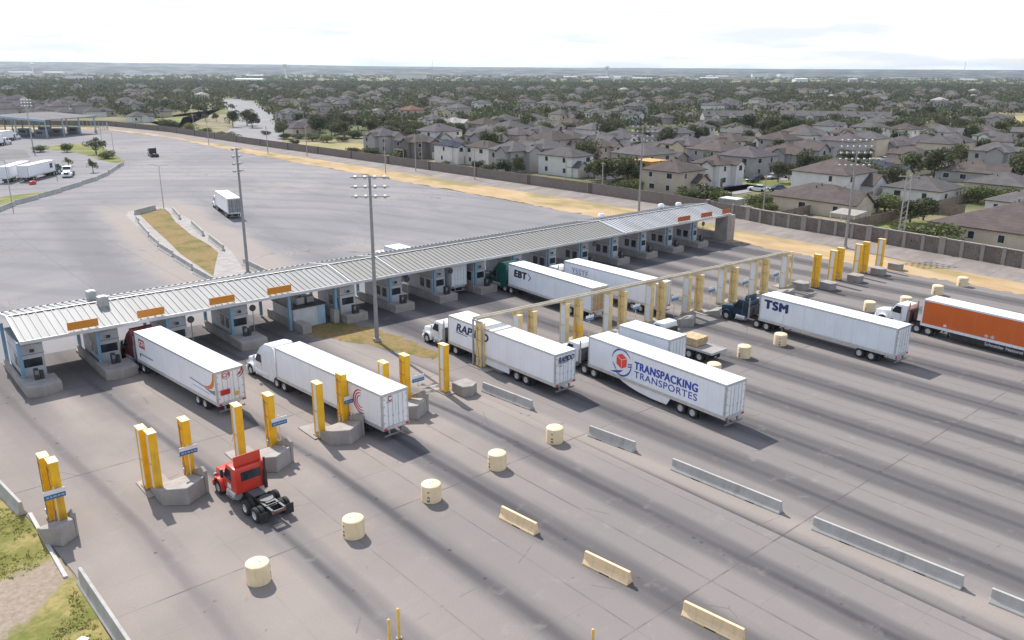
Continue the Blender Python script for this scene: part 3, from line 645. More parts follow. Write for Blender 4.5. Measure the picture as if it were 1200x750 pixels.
# roof-mounted orange lane signs
for i, (x0, x1, red, lb) in enumerate(((3.9, 6.6, 0, 'over the leftmost lane'), (10.2, 12.8, 0, 'above the orange-swoosh trailer'), (17.4, 20.1, 0, 'above the fourth booth'), (23.8, 26.6, 0, 'above the low grey equipment building'), (95.0, 98.2, 1, 'third from its right end'), (101.2, 104.2, 1, 'second from the right end of the canopy'), (107.2, 109.3, 1, 'at the right end of the canopy'))):
    t = thing('lane_sign', 'orange lane sign on the canopy edge, ' + lb, 'sign', ((x0 + x1) / 2, F0 + .12, ZE + .1), 0, 'orange lane signs on the canopy edge')
    w = (x1 - x0) / 2
    MB().bb(-w, w, -.05, .05, .1, .86).build('face', M['osign2' if red else 'osign'], t, bevel=.01)
    mb = MB()
    for q in (-.8, -.3, .3, .8): mb.bb(q * w - .03, q * w + .03, .055, .1, 0, .8)
    mb.build('brackets', M['steel'], t)
# rooftop units
for i, (x, y, sz, lb) in enumerate(((8.0, 8.7, .85, 'rear one of two near the left end of the canopy roof'), (8.3, 5.7, .95, 'front one of two near the left end of the canopy roof'))):
    t = thing('rooftop_unit', 'small grey rooftop unit, ' + lb, 'rooftop unit', (x, y, 5.4), 0, 'rooftop units')
    MB().bb(-sz / 2, sz / 2, -.45, .45, -.1, 1.1).build('housing', M['steel'], t, bevel=.04); MB().cyl((0, 0, 1.103), (0, 0, 1.16), .36, n=16).build('fan_guard', M['white'], t)
for i, (x, y, lb) in enumerate(((99.5, 8.6, 'left one of the pair near the right end'), (103.0, 7.6, 'right one of the pair near the right end'), (84.0, 8.2, 'standing alone right of the middle'))):
    t = thing('roof_vent', 'round white turbine vent on the roof, ' + lb, 'roof vent', (x, y, 5.35), 0, 'turbine vents on the canopy roof')
    MB().cyl((0, 0, -.1), (0, 0, .5), .3, n=14).build('neck', M['steel'], t); MB().lathe([(.5, .3), (.6, .52), (.85, .58), (1.1, .42), (1.2, .02)], (0, 0, 0), 'z', 16).build('turbine_head', M['white'], t, smooth=True)
# equipment building in the fifth bay
t = thing('equipment_building', 'low grey equipment building with dark flat roof and pale blue door, under the canopy', 'building', (28.9, 0, 0))
MB().bb(-1.9, 2.1, 2.2, 7.5, 0, 2.35).build('walls', M['booth'], t, bevel=.02); MB().bb(-2.05, 2.25, 2.05, 7.65, 2.353, 2.5).build('roof', M['kiosk'], t)
MB().bb(1.15, 2.09, 2.16, 2.198, .1, 2.2).build('door', M['blue2'], t)
mb = MB(); mb.bb(-.9, .1, 3.2, 4.3, 2.503, 3.3); mb.bb(.5, 1.4, 3.4, 4.4, 2.503, 3.2); mb.cyl((.3, 5, 2.503), (.3, 5, 3.5), .25); mb.build('roof_unit', M['steel'], t, bevel=.03)
t = thing('booth_island', 'low concrete kerb island in front of the grey equipment building', 'traffic island', (27.4, 0, 0))
MB().bb(-.5, .6, -.2, 9, 0, 1.0).build('side_wall', M['conc'], t, bevel=.03)
t = thing('wall_pillar', 'grey concrete pillar block between the equipment building and the next booth', 'pillar', (32.0, 0, 0)); MB().bb(-.35, .35, 1.3, 2.3, 0, 1.6).build('block', M['conc'], t, bevel=.03)

# ------------------------------------------------------------------ trucks
_wm = {}
def wheel(parent, x, y, side, dual=False, r=.52):
    key = (side, dual)
    if key not in _wm:
        w = .29; prof = [(-.14, .30), (-.145, .44), (-.11, .50), (-.05, .52), (.05, .52), (.11, .50), (.145, .44), (.14, .30)]
        t = MB()
        for ox in ((0, -side * .34) if dual else (0,)): t.lathe([(a + ox, q) for a, q in prof], (0, 0, 0), 'x', 22)
        tm = t.build('wheel', M['rubber'], None, smooth=True, link=False)
        q = MB(); s = side
        q.lathe([(s * .125, .305), (s * .135, .27), (s * (.02 if dual else .12), .21), (s * (.02 if dual else .14), .12), (s * (.09 if dual else .19), .11), (s * (.09 if dual else .2), .01)], (0, 0, 0), 'x', 18)
        q.lathe([(-s * .13, .30), (-s * .1, .05)], (0, 0, 0), 'x', 12)
        rm = q.build('rim', M['rim'], None, smooth=True, link=False); _wm[key] = (tm.data, rm.data)
    t = bpy.data.objects.new('wheel', _wm[key][0]); COL.objects.link(t); t.parent = parent; t.location = (x, y, r)
    q = bpy.data.objects.new('rim', _wm[key][1]); COL.objects.link(q); q.parent = t
    return t
def pair(parent, y, dual=False, half=1.22):
    for s in (-1, 1): wheel(parent, s * (half - .145), y, s, dual)

def tractor(t, steer, y0, cl, hl=2.15, paint='wcab', high=False, fin=False, rear_window=False, stacks=True, detail=True):
    """steer: y of the steer axle, y0: middle of the drive tandem, cl: cab (and sleeper) length, hl: bonnet length"""
    P = M[paint]; yc = steer - 1.0; yb = yc - cl; yf = yc + hl
    mb = MB(); top = 2.86
    # cab
    if high:
        pr = [(yb, .98), (yc, .98), (yc, 2.02), (yc - .5, 2.72), (yc - 1.1, 3.35), (yc - 1.9, 3.86), (yb + .25, 3.98), (yb, 3.9)]
    else:
        pr = [(yb, .98), (yc, .98), (yc, 2.0), (yc - .42, top - .08), (yc - .6, top), (yb + .08, top - .02), (yb, top - .12)]
    mb.prism(pr, -1.12, 1.12)
    cab = mb.build('cab', P, t, bevel=.07, seg=2, smooth=True)
    # bonnet tapering to the grille, wheel arches
    h = MB(); z1, z0 = 1.92, 1.58
    v = [(-.98, yc, .85), (.98, yc, .85), (.98, yc, z1), (-.98, yc, z1), (-.80, yf, .72), (.80, yf, .72), (.76, yf - .1, z0), (-.76, yf - .1, z0)]
    h.add(v, [(0, 1, 2, 3), (4, 5, 6, 7), (0, 1, 5, 4), (1, 2, 6, 5), (2, 3, 7, 6), (3, 0, 4, 7)])
    h.build('bonnet', P, cab, bevel=.09, seg=2, smooth=True)
    f = MB()
    for s in (-1, 1):
        arc = [(steer + .72 * math.cos(a), .55 + .72 * math.sin(a)) for a in [R(q) for q in range(-5, 186, 19)]]
        arc2 = [(steer + .60 * math.cos(a), .55 + .60 * math.sin(a)) for a in [R(q) for q in range(185, -6, -19)]]
        f.prism(arc + arc2, s * 1.22, s * .74)
    f.build('fender', P, cab, bevel=.02, smooth=True)
    b = MB(); b.prism([(-1.2, yf - .25), (-.75, yf + .12), (.75, yf + .12), (1.2, yf - .25), (1.2, yf - .5), (-1.2, yf - .5)], .38, .78, 'z'); b.build('bumper', M['chrome'] if paint in ('navy', 'maroon') else P, t, bevel=.04)
    MB().prism([(yf - .02, .82), (yf + .03, .82), (yf - .06, 1.46), (yf - .11, 1.46)], -.55, .55).build('grille', M['kiosk'], t)
    for s in (-1, 1):
        MB().box(s * .86, yf - .12, 1.02, .26, .2, .24).build('headlight', M['chrome'], t, bevel=.05)
        # mirrors
        m_ = MB(); m_.bb(s * 1.3 - .1, s * 1.3 + .1, yc - .15, yc - .02, 1.75, 2.35); m_.path([(s * 1.1, yc - .2, 2.3), (s * 1.3, yc - .1, 2.3)], .025); m_.build('mirror', M['kiosk'] if paint != 'wcab' else M['wcab'], t, bevel=.03)
        # side glass
        zt = 2.58; g_ = MB(); x = s * 1.123
        g_.prism([(yc - .06, 1.98), (yc - .50, zt), (yc - 1.12, zt), (yc - 1.12, 1.75), (yc - .06, 1.80)], x, x + s * .012); g_.build('side_window', M['glass'], cab)
        dl = MB(); dl.bb(min(x, x + s * .01), max(x, x + s * .01), yc - 1.22, yc - 1.19, 1.0, 2.62); dl.bb(min(x, x + s * .012), max(x, x + s * .012), yc - 1.12, yc - .95, 1.52, 1.57); dl.build('door', M['dsteel'], cab)
        tk = MB().cyl((s * .92, yb + .2 if cl < 2.5 else yb + .9, .78), (s * .92, yc - .35, .78), .31, n=16); tk.build('fuel_tank', M['alu'] if paint != 'wcab' else M['wcab'] if high else M['alu'], t, smooth=True)
        st = MB(); st.bb(s * .86 - .3, s * .86 + .3, yc - 1.25, yc - .15, .42, .5); st.build('step', M['dsteel'], t)
        if high and cl > 2.6:
            MB().prism([(yb - .5, 1.0), (yb, 1.0), (yb, 3.8), (yb - .38, 3.75)], s * 1.12, s * 1.06).build('side_fairing', P, cab)
            MB().bb(s * 1.02, s * 1.14, yb - .2, steer - .85, .36, .98).build('skirt', P, t, bevel=.03)
    # windscreen
    ws = MB(); w = .94; e = .012
    if high: ws.add([(-w, yc - .02 + e, 2.05 + e), (w, yc - .02 + e, 2.05 + e), (w * .93, yc - .49 + e, 2.70 + e), (-w * .93, yc - .49 + e, 2.70 + e)], [(0, 1, 2, 3)])
    else: ws.add([(-w, yc - .02 + e, 2.04 + e), (w, yc - .02 + e, 2.04 + e), (w * .94, yc - .40 + e, 2.75 + e), (-w * .94, yc - .40 + e, 2.75 + e)], [(0, 1, 2, 3)])
    ws.build('windscreen', M['glass'], cab)
    if paint == 'red': MB().bb(-1.14, -1.131, yc - 1.0, yc - .5, 1.15, 1.5).build('door_emblem', M['white'], cab)
    if rear_window: MB().bb(-.72, .72, yb - .014, yb - .002, 1.85, 2.5).build('rear_window', M['glass'], cab, bevel=0)
    if fin:
        fa = MB(); ex = .14 if rear_window else 0; fa.prism([(yb + .25, top), (yb + .55, top), (yb + .5, top + .55 + ex), (yb + .3, top + .62 + ex)], -.95, .95); fa.build('roof_fairing', P, cab, bevel=.06, seg=2, smooth=True)
    if stacks:
        for s in ((1,) if rear_window else (-1, 1)):
            q = MB(); q.cyl((s * .95, yb - .16, .9), (s * .95, yb - .16, 2.2), .13, n=12); q.cyl((s * .95, yb - .16, 2.2), (s * .95, yb - .16, 3.2), .075, n=10); q.build('exhaust_stack', M['kiosk'] if rear_window else M['dsteel'], t, smooth=True)
    if not rear_window:
        rk = MB(); rk.bb(-.95, .95, yb - .3, yb - .05, 1.05, 2.3 if not high else 1.6); rk.bb(-.3, .3, yb - .45, yb - .301, 1.1, 2.0 if not high else 1.5); rk.build('cab_rack', M['black'], t, bevel=.03)
    # frame, fifth wheel, axles
    c = MB()
    for s in (-.43, .43): c.bb(s - .05, s + .05, y0 - 1.75, yf - .4, .72, 1.0)
    for y in (y0 - 1.7, y0 - .9, y0, y0 + .95): c.bb(-.4, .4, y - .06, y + .06, .76, .94)
    for y in (y0 - .66, y0 + .66, steer): c.cyl((-.95, y, .52), (.95, y, .52), .1, n=8)
    c.cyl((0, y0 + .9, .85), (0, steer, .9), .06, n=6)
    c.bb(-.42, .42, yc - .8, steer + .7, .55, 1.1)
    c.build('chassis', M['black'], t)
    fw = MB(); fw.cyl((0, y0 - .1, 1.1), (0, y0 - .1, 1.17), .48, n=18); fw.bb(-.3, .3, y0 - .75, y0 - .1, 1.08, 1.14); fw.bb(-.5, .5, y0 - .3, y0 + .1, 1.0, 1.08); fw.build('fifth_wheel', pm('fifth_wheel_grease', (.06, .06, .062), .5, .3, 4), t)
    if rear_window:
        dk = MB(); dk.bb(-.42, .42, y0 + .75, y0 + 1.7, 1.003, 1.05); dk.build('deck_plate', pm('frame_grey', (.12, .12, .125), .6, .2, 2), t)
        rl = MB(); rl.bb(-.5, -.36, y0 - 1.78, y0 - .3, 1.003, 1.05); rl.bb(.36, .5, y0 - 1.78, y0 - .3, 1.003, 1.05); rl.bb(-.5, .5, y0 - 1.0, y0 - .93, 1.052, 1.1); rl.bb(-.5, .5, y0 - 1.82, y0 - 1.74, .8, 1.0); rl.build('frame_rails', pm('frame_grey', (.12, .12, .125), .6, .2, 2), t)
    for s in (-1, 1):
        MB().bb(s * .92 - .29, s * .92 + .29, y0 - 1.5, y0 - 1.47, .22, .95).build('mudflap', M['rubber'], t)
        MB().box(s * .3, y0 - 1.79, .88, .22, .06, .1).build('tail_light', M['redlamp'], t)
    pair(t, steer); pair(t, y0 - .66, True); pair(t, y0 + .66, True)

def trailer(t, L=16.15, paint='tw', roof='troof', tan=3.9, skirt=None, doors=True, rear_dark=None, name='trailer', H=4.11, gear=True):
    """van trailer, rear at y = 0"""
    P = M[paint]; z0, w = 1.12, 1.295
    tr = MB()
    tr.bb(-w, w, 0, L, z0, H)
    b = tr.build(name, [P], t, bevel=.03)
    rr = MB(); rr.bb(-w + .05, w - .05, .05, L - .05, H + .002, H + .016); rr.build('roof_skin', M[roof], b)
    ra = MB()
    for s in (-1, 1):
        x = s * (w + .004); ra.bb(min(x, x + s * .02), max(x, x + s * .02), -.02, L + .01, H - .16, H + .02); ra.bb(min(x, x + s * .022), max(x, x + s * .022), -.02, L + .01, z0 - .06, z0 + .24)
        for y in (.0, L - .14): ra.bb(min(x, x + s * .018), max(x, x + s * .018), y, y + .14, z0 + .241, H - .161)
    ra.bb(-w, w, -.03, -.004, H - .22, H + .02); ra.bb(-w, -w + .13, -.03, -.004, z0 + .2, H - .221); ra.bb(w - .13, w, -.03, -.004, z0 + .2, H - .221)
    ra.build('rails', M['alu'] if paint != 'torange' else M['white'], b)
    rv = MB()
    for s in (-1,):
        y = .3
        while y < L: rv.box(s * (w + .03), y, z0 + .06, .01, .1, .05); y += .61
    rv.build('marker_lights', M['amber'], b)
    if doors:
        for s in (-1, 1):
            d = MB(); x0, x1 = (s * (w - .14), s * .03); d.bb(min(x0, x1), max(x0, x1), -.045, -.004, z0 + .2, H - .23); d = d.build('rear_door', M[paint] if not rear_dark else M[rear_dark], b, bevel=.01)
            q = MB()
            for xx in (.28, .72): q.cyl((s * xx, -.085, z0 + .15), (s * xx, -.085, H - .25), .022, n=6); q.bb(s * xx - .05, s * xx + .05, -.1, -.047, z0 + .95, z0 + 1.15)
            for zz in (z0 + .5, z0 + 1.2, z0 + 1.9, z0 + 2.5): q.bb(s * (w - .2) - .08, s * (w - .2) + .08, -.07, -.047, zz, zz + .09)
            q.build('lock_rods', M['alu'], d)
    rs = MB(); rs.bb(-w, w, -.1, .3, z0 - .1, z0 + .17); rs.build('rear_sill', M['alu'], b, bevel=.01)
    ug = MB(); ug.bb(-1.15, 1.15, -.1, .02, .5, .6)
    for s in (-.62, .62): ug.prism([(-.06, .55), (.08, .55), (.25, 1.02), (.05, 1.02)], s - .06, s + .06)
    ug.build('underride_guard', M['dsteel'], b)
    for s in (-1, 1):
        tl = MB(); tl.bb(s * 1.08 - .14, s * 1.08 + .14, -.13, -.102, z0 - .06, z0 + .1); tl.build('tail_light', M['redlamp'], b)
        MB().bb(s * .92 - .3, s * .92 + .3, tan - 1.5, tan - 1.47, .25, 1.0).build('mudflap', M['rubber' if paint != 'tra' else 'white'], b)
    ch = MB(); ch.bb(-.55, -.4, .3, L - .4, .85, 1.02); ch.bb(.4, .55, .3, L - .4, .85, 1.02)
    for q in (-.66, .66): ch.cyl((-.95, tan + q, .52), (.95, tan + q, .52), .09, n=8)
    y = .6
    while y < L - .5: ch.bb(-w + .05, w - .05, y - .05, y + .05, 1.021, 1.118); y += .6
    if gear and L > 10:
        for s in (-.75, .75): ch.bb(s - .07, s + .07, L - 3.05, L - 2.9, .35, 1.05); ch.bb(s - .14, s + .14, L - 3.1, L - 2.85, .28, .36)
    ch.build('chassis', M['black'], b)
    if skirt:
        y1, y2, zb, curved, m_ = skirt
        for s in (-1, 1):
            x = s * (w - .06)
            if curved: pr = [(y2, 1.1), (y2 - .7, .86), (y2 - 1.6, .62), (y2 - 2.8, .44), (y2 - 4.2, zb), (y1 + .1, zb), (y1, zb + .15), (y1 - .35, 1.1)]
            else: pr = [(y2, 1.1), (y2 - .5, zb), (y1, zb), (y1, 1.1)]
            MB().prism(pr, x, x - s * .03).build('side_skirt', M[m_], b)
    pair(t, tan - .66, True); pair(t, tan + .66, True)
    return b
def rig(name, label, pos, head, group='tractor-trailer trucks on the plaza'):
    h = R(head); off = Vector((math.sin(h), -math.cos(h))) * 1.295
    return thing(name, label, 'truck', (pos[0] + off.x, pos[1] + off.y, 0), h - math.pi / 2, group)
def poly_mark(pts, face, parent, mat, name='logo', x=-1.304, th=.004):
    # pts in (along y or x, z) on a trailer wall
    mb = MB()
    if face == 'L': mb.add([(x, a, b) for a, b in pts], [tuple(range(len(pts)))])
    else: mb.add([(a, x, b) for a, b in pts], [tuple(range(len(pts)))])
    return mb.build(name, mat, parent)
def arc_mark(cy, cz, r, a0, a1, w, face, parent, mat, x=-1.304, n=28, taper=True, name='logo', sy=1):
    mb = MB(); vs = []
    for i in range(n + 1):
        t = i / n; a = R(a0 + (a1 - a0) * t); ww = w * (math.sin(math.pi * min(1, max(0, t * .94 + .03))) ** .6 if taper else 1)
        for rr in (r - ww / 2, r + ww / 2):
            p, q = cy + sy * rr * math.cos(a), cz + rr * math.sin(a)
            vs.append((x, p, q) if face == 'L' else (p, x, q))
    mb.add(vs, [(2 * i, 2 * i + 1, 2 * i + 3, 2 * i + 2) for i in range(n)]); return mb.build(name, mat, parent)

SX = -1.301
# 1 white trailer with the orange swoosh, nose under the canopy
t = rig('semi_truck', 'white trailer with an orange swoosh at its rear, dark red tractor already under the canopy', (10.79, -16.53), 95.71)
b = trailer(t, tan=3.3, paint='tw')
tractor(t, 16.15 + 4.5, 15.8, 2.0, paint='maroon', high=True)
poly_mark([(15.3, 3.62), (14.0, 3.62), (14.0, 2.72), (15.3, 2.72)], 'L', b, M['tred'], x=SX)
text('CFI', .5, (SX - .006, 15.15, 2.95), 'L', M['tw'], b, .03, width=1.0)
poly_mark([(15.35, 2.05), (15.05, 2.05), (14.9, 2.0), (12.4, 2.0), (12.4, 2.14), (15.35, 2.14)], 'L', b, M['tgrey'], x=SX); poly_mark([(15.35, 2.049), (15.0, 2.049), (15.3, 1.65)], 'L', b, M['tblk'], x=SX)
poly_mark([(4.8, 2.50), (4.8, 2.38), (2.2, 2.22), (1.0, 1.98), (.25, 1.95), (.25, 2.4), (.6, 2.3), (1.3, 2.2), (2.4, 2.36)], 'L', b, M['tgrey'], x=SX)
poly_mark([(.22, 3.9), (.25, 3.2), (.4, 2.75), (.8, 2.42), (1.4, 2.25), (2.2, 2.38), (1.5, 2.5), (1.0, 2.75), (.7, 3.1), (.5, 3.5), (.42, 3.9)], 'L', b, M['torg'], x=SX - .003)
poly_mark([(4.4, 1.95), (4.4, 1.9), (1.2, 1.8), (1.2, 1.86)], 'L', b, M['tgrey'], x=SX)
text('CFI', .34, (-.66, -.062, 3.5), 'B', M['tred'], b, .02, width=.62); arc_mark(-.36, 3.68, .36, 0, 359, .05, 'B', b, M['tred'], x=-.06, taper=False)
poly_mark([(-.98, 2.42), (-.12, 2.42), (-.12, 1.95), (-.98, 1.95)], 'B', b, M['tred'], x=-.125, name='placard'); poly_mark([(.26, 2.0), (.62, 2.0), (.62, 1.65), (.26, 1.65)], 'B', b, pm('placard_yellow', (.65, .42, .03), .5, .1, 3), x=-.125, name='placard')
arc_mark(.45, 4.1, .72, -75, -2, .2, 'B', b, M['tred'], x=-.06); arc_mark(.5, 3.95, .8, -70, -10, .1, 'B', b, M['tblk'], x=-.062)
# 2 white trailer with the red C
t = rig('semi_truck', 'white trailer with a red C of three arcs behind a white sleeper tractor', (18.8, -29.8), 94.65)
b = trailer(t, tan=3.6); tractor(t, 16.15 + 5.25, 15.85, 3.3, paint='wcab', high=True, stacks=False)
for r_, w_ in ((.98, .17), (.74, .15), (.50, .13)): arc_mark(2.85, 2.76, r_, -118, 100, w_, 'L', b, M['tred'], x=SX)
text('C', .42, (-.72, -.062, 3.45), 'B', M['tred'], b, .03, width=.34); poly_mark([(-.86, 3.4), (-.35, 3.4), (-.35, 3.34), (-.86, 3.34)], 'B', b, M['tgrey'], x=-.06)
# 3 RAPIDO
t = rig('semi_truck', 'white trailer with underlined slanting navy lettering, its white tractor past the gantry end', (35.75, -31.7), 89.87)
b = trailer(t, tan=4.7, skirt=(6.4, 11.5, .42, False, 'tw')); tractor(t, 16.15 + 4.15, 15.75, 1.75, paint='wcab')
text('RAPIDO', .82, (SX - .004, 14.72, 2.78), 'L', M['tblue'], b, .06, .22, width=5.2, serif=((.05, (0, 1)), (.17, (0,)), (.22, (0,)), (.34, (0,)), (.44, (0, 1)), (.585, (0, 1)), (.66, (0, 1)))); poly_mark([(14.85, 2.66), (12.9, 2.62), (12.9, 2.54), (14.85, 2.58)], 'L', b, M['tblue'], x=SX)
text('RAPIDO', .48, (-.95, -.125, 3.3), 'B', M['tblue'], b, .02, .22, width=1.95, serif=((.05, (0, 1)), (.22, (0,)), (.34, (0,)), (.44, (0, 1)), (.585, (0, 1)), (.66, (0, 1)))); poly_mark([(-1.0, 3.22), (.2, 3.22), (.2, 3.17), (-1.0, 3.17)], 'B', b, M['tblue'], x=-.125); poly_mark([(-.9, 3.0), (-.5, 3.0), (-.5, 2.92), (-.9, 2.92)], 'B', b, M['tgrey'], x=-.125)
mb = MB(); mb.bb(-1.25, 1.25, 9.5, 9.75, 4.13, 4.15); mb.bb(-1.25, 1.25, 8.6, 8.95, 4.13, 4.15); mb.build('roof_strips', M['conc'], b)
# 4 TRANSPACKING
t = rig('semi_truck', 'white trailer with two lines of big blue lettering, red box logo and curved skirt', (41.35, -45.97), 87.68)
b = trailer(t, tan=4.0, skirt=(6.1, 12.2, .34, True, 'tw')); tractor(t, 16.15 + 4.5, 16.1, 1.85, paint='wcab')
text('TRANSPACKING', .72, (SX - .004, 10.08, 2.56), 'L', M['tindigo'], b, .046, width=7.2, space=1.08)
text('TRANSPORTES', .62, (SX - .004, 10.08, 1.76), 'L', M['tindigo'], b, .012, width=7.2, space=1.12)
arc_mark(11.75, 2.72, 1.22, 8, 152, .17, 'L', b, M['tindigo'], x=SX - .002); arc_mark(11.75, 2.72, 1.22, 196, 338, .0, 'L', b, M['tindigo'], x=SX - .002)
arc_mark(11.75, 2.68, 1.24, 172, 312, .17, 'L', b, M['tindigo'], x=SX - .004)
poly_mark([(13.2, 1.50), (12.7, 1.66), (11.5, 2.02), (11.9, 1.66), (12.5, 1.52)], 'L', b, M['tindigo'], x=SX - .002)
for q in range(3): poly_mark([(12.95 - q * .16, 2.45 - q * .2), (12.85 - q * .16, 2.47 - q * .2), (12.5 - q * .1, 2.2 - q * .2), (12.55 - q * .1, 2.17 - q * .2)], 'L', b, M['tindigo'], x=SX - .002)
for q in range(2): poly_mark([(10.95 - q * .02, 2.78 - q * .22), (10.45, 2.9 - q * .24), (10.45, 2.78 - q * .24), (10.95, 2.66 - q * .22)], 'L', b, M['tindigo'], x=SX - .005)
cx, cz = 11.72, 2.84
poly_mark([(cx + .02, cz + .74), (cx + .64, cz + .42), (cx + .02, cz + .14), (cx - .62, cz + .44)], 'L', b, M['tbox'], x=SX - .008); poly_mark([(cx + .66, cz + .36), (cx + .05, cz + .08), (cx + .05, cz - .74), (cx + .66, cz - .4)], 'L', b, M['tbox'], x=SX - .008); poly_mark([(cx - .64, cz + .38), (cx - .01, cz + .08), (cx - .01, cz - .74), (cx - .64, cz - .38)], 'L', b, M['tbox'], x=SX - .008)
# 5 TSM
t = rig('semi_truck', 'long white trailer with three navy letters behind a dark blue tractor', (67.24, -47.95), 87.13)
b = trailer(t, tan=3.1, paint='tw2'); tractor(t, 16.15 + 4.6, 15.8, 1.8, paint='navy', fin=True)
text('TSM', .95, (SX - .004, 15.5, 2.72), 'L', M['tblue'], b, .11, width=2.95, space=1.15)
# 6 EBT
t = rig('semi_truck', 'white trailer with black lettering and arrowhead behind a dark green tractor', (55.22, -17.57), 87.07)
b = trailer(t, tan=3.2, paint='tw2', rear_dark='wood'); tractor(t, 16.15 + 5.0, 16.3, 2.9, paint='green', high=True)  # brown rear doors: shade on the back put into their colour
text('EBT', .85, (SX - .004, 14.8, 2.65), 'L', M['tblk'], b, .10, .08, width=2.5, space=1.1)
poly_mark([(12.0, 3.45), (11.9, 3.5), (11.35, 3.05), (11.8, 2.55), (11.92, 2.6), (11.55, 3.04)], 'L', b, M['tblk'], x=SX)
# 7 second white trailer right of EBT
t = rig('semi_truck', 'white trailer with faint outlined lettering, behind the gantry right of the green-tractor trailer', (62.6, -21.2), 89.4)
b = trailer(t, tan=3.2, rear_dark='tw2'); tractor(t, 16.15 + 4.5, 15.9, 1.9, paint='wcab')
text('TSSTF', .62, (SX - .004, 14.6, 2.75), 'L', M['tgrey'], b, .01, width=3.0, space=1.1)
arc_mark(13.0, 3.05, .0, 0, 1, .0, 'L', b, M['tgrey']) if False else None
for z_ in (2.6, 3.48): poly_mark([(14.7, z_), (11.5, z_), (11.5, z_ + .05), (14.7, z_ + .05)], 'L', b, M['tgrey'], x=SX)
# 8 orange trailer, running out of the frame on the right
t = rig('semi_truck', 'bright orange trailer with white roof and black skirt, behind a white day-cab tractor', (79.45, -60.8), 86.0)
b = trailer(t, paint='torange', tan=3.4, skirt=(4.9, 13.0, .4, False, 'black')); tractor(t, 16.15 + 4.6, 15.9, 1.8, paint='wcab')
for q in (0, .62): poly_mark([(9.3 - q, 1.62), (9.05 - q, 1.84), (8.8 - q, 1.62), (9.05 - q, 1.40)], 'L', b, M['alu'], name='placard', x=SX - .004)
poly_mark([(13.6, 1.75), (13.3, 1.75), (13.3, 1.5), (13.6, 1.5)], 'L', b, M['white'], name='placard', x=SX - .004)
text('Schneider National', .34, (SX + .04, 9.1, .58), 'L', M['white'], b, 0, width=3.8)
# 9 trailer standing under the canopy, already through the booth
t = rig('semi_truck', 'white trailer standing under the canopy with its roof showing beyond the ridge', (49.4, 2.3), 90, None)
b = trailer(t, tan=3.3, paint='tw2'); tractor(t, 16.15 + 4.5, 15.8, 1.9, paint='wcab')
# 10 yard truck driving away
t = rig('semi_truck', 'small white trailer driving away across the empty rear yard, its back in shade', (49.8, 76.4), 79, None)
b = trailer(t, L=12.5, tan=3.0, rear_dark='boothd'); tractor(t, 12.5 + 4.3, 12.2, 1.8, paint='wcab')  # dark door colour stands in for the shaded back
# 11..13 in the far lot
for (p_, h_, lb, kind) in (((30.0, 165.2), 53, 'white trailer with square dark emblem, front one of two parked in the far left lot', 1), ((25.6, 165.4), 60, 'white trailer parked behind another in the far left lot, cut by the picture edge', 0), ((36.0, 279), 47, 'white trailer nose at the picture edge, between the parked pair and the far shed', 0)):
    t = rig('semi_truck', lb, p_, h_, 'trailers parked in the far left lot'); b = trailer(t, L=15, tan=3.3, paint='tw'); tractor(t, 15 + 4.2, 14.7, 1.8, paint='navy' if kind else 'wcab')
    if kind: poly_mark([(13.6, 3.5), (12.0, 3.5), (12.0, 2.2), (13.6, 2.2)], 'L', b, M['tblk'], x=SX); poly_mark([(-12.0 + 25.6, 3.5)] + [(12.0, 3.5), (12.0, 2.2), (13.6, 2.2)], 'L', b, M['tblk'], x=-SX)
t = rig('semi_truck', 'white trailer under the left half of the far inspection shed', (44.0, 303.0), 48, None); b = trailer(t, L=15, tan=3.3); tractor(t, 15 + 4.2, 14.7, 1.8, paint='wcab')
# bobtail tractors
t = thing('tractor_unit', 'red day-cab tractor without a trailer, driving between the yellow pillars', 'truck', (7.15, -33.8, 0), R(3.5)); tractor(t, 4.6, 0, 1.75, paint='red', fin=True, rear_window=True)
t = thing('tractor_unit', 'dark tractor without a trailer, far out on the empty yard', 'truck', (78.3, 208.5, 0), R(-8)); tractor(t, 4.6, 0, 1.75, paint='black', rear_window=True)
t = thing('tractor_unit', 'white tractor without a trailer, parked among saplings in the far left lot', 'truck', (43.6, 172, 0), R(160)); tractor(t, 4.6, 0, 1.75, paint='wcab', rear_window=True)
# box truck and flatbed behind the box-logo trailer
t = rig('box_truck', 'short white box truck standing right behind the box-logo trailer', (47.1, -35.5), 90.5, None)
b = trailer(t, L=6.4, tan=2.1, name='cargo_box', H=4.05, doors=True, rear_dark='tw2', gear=False); tractor(t, 6.4 + 2.4, 4.2, 1.4, hl=1.5, paint='wcab', stacks=False)
t = rig('flatbed_truck', 'flatbed truck with a stack of timber on its wooden deck, beside the box truck', (53.6, -35.8), 89.5, None)
MB().bb(-1.28, 1.28, 0, 6.4, 1.14, 1.3).build('deck', M['conc'], t, bevel=.02); mb = MB(); mb.bb(-1.32, -1.28, 0, 6.4, 1.1, 1.34); mb.bb(1.28, 1.32, 0, 6.4, 1.1, 1.34); mb.bb(-1.32, 1.32, -.05, 0, 1.1, 1.34); mb.bb(-1.25, 1.25, 6.41, 6.5, 1.14, 2.4); mb.build('deck_rails', M['alu'], t)
tractor(t, 6.5 + 2.6, 2.2, 1.7, hl=1.6, paint='wcab', stacks=False)
t = thing('timber_stack', 'banded stack of pale timber lying on the flatbed truck', 'timber', (54.9, -32.6, 1.305)); mb = MB()
for k in range(5):
    for q in range(8): mb.bb(-1.0 + q * .25, -.77 + q * .25, -1.1 + .02 * ((q * 7 + k * 3) % 5), 1.1 + .03 * ((q * 5 + k) % 4), .08 + k * .16, .225 + k * .16)
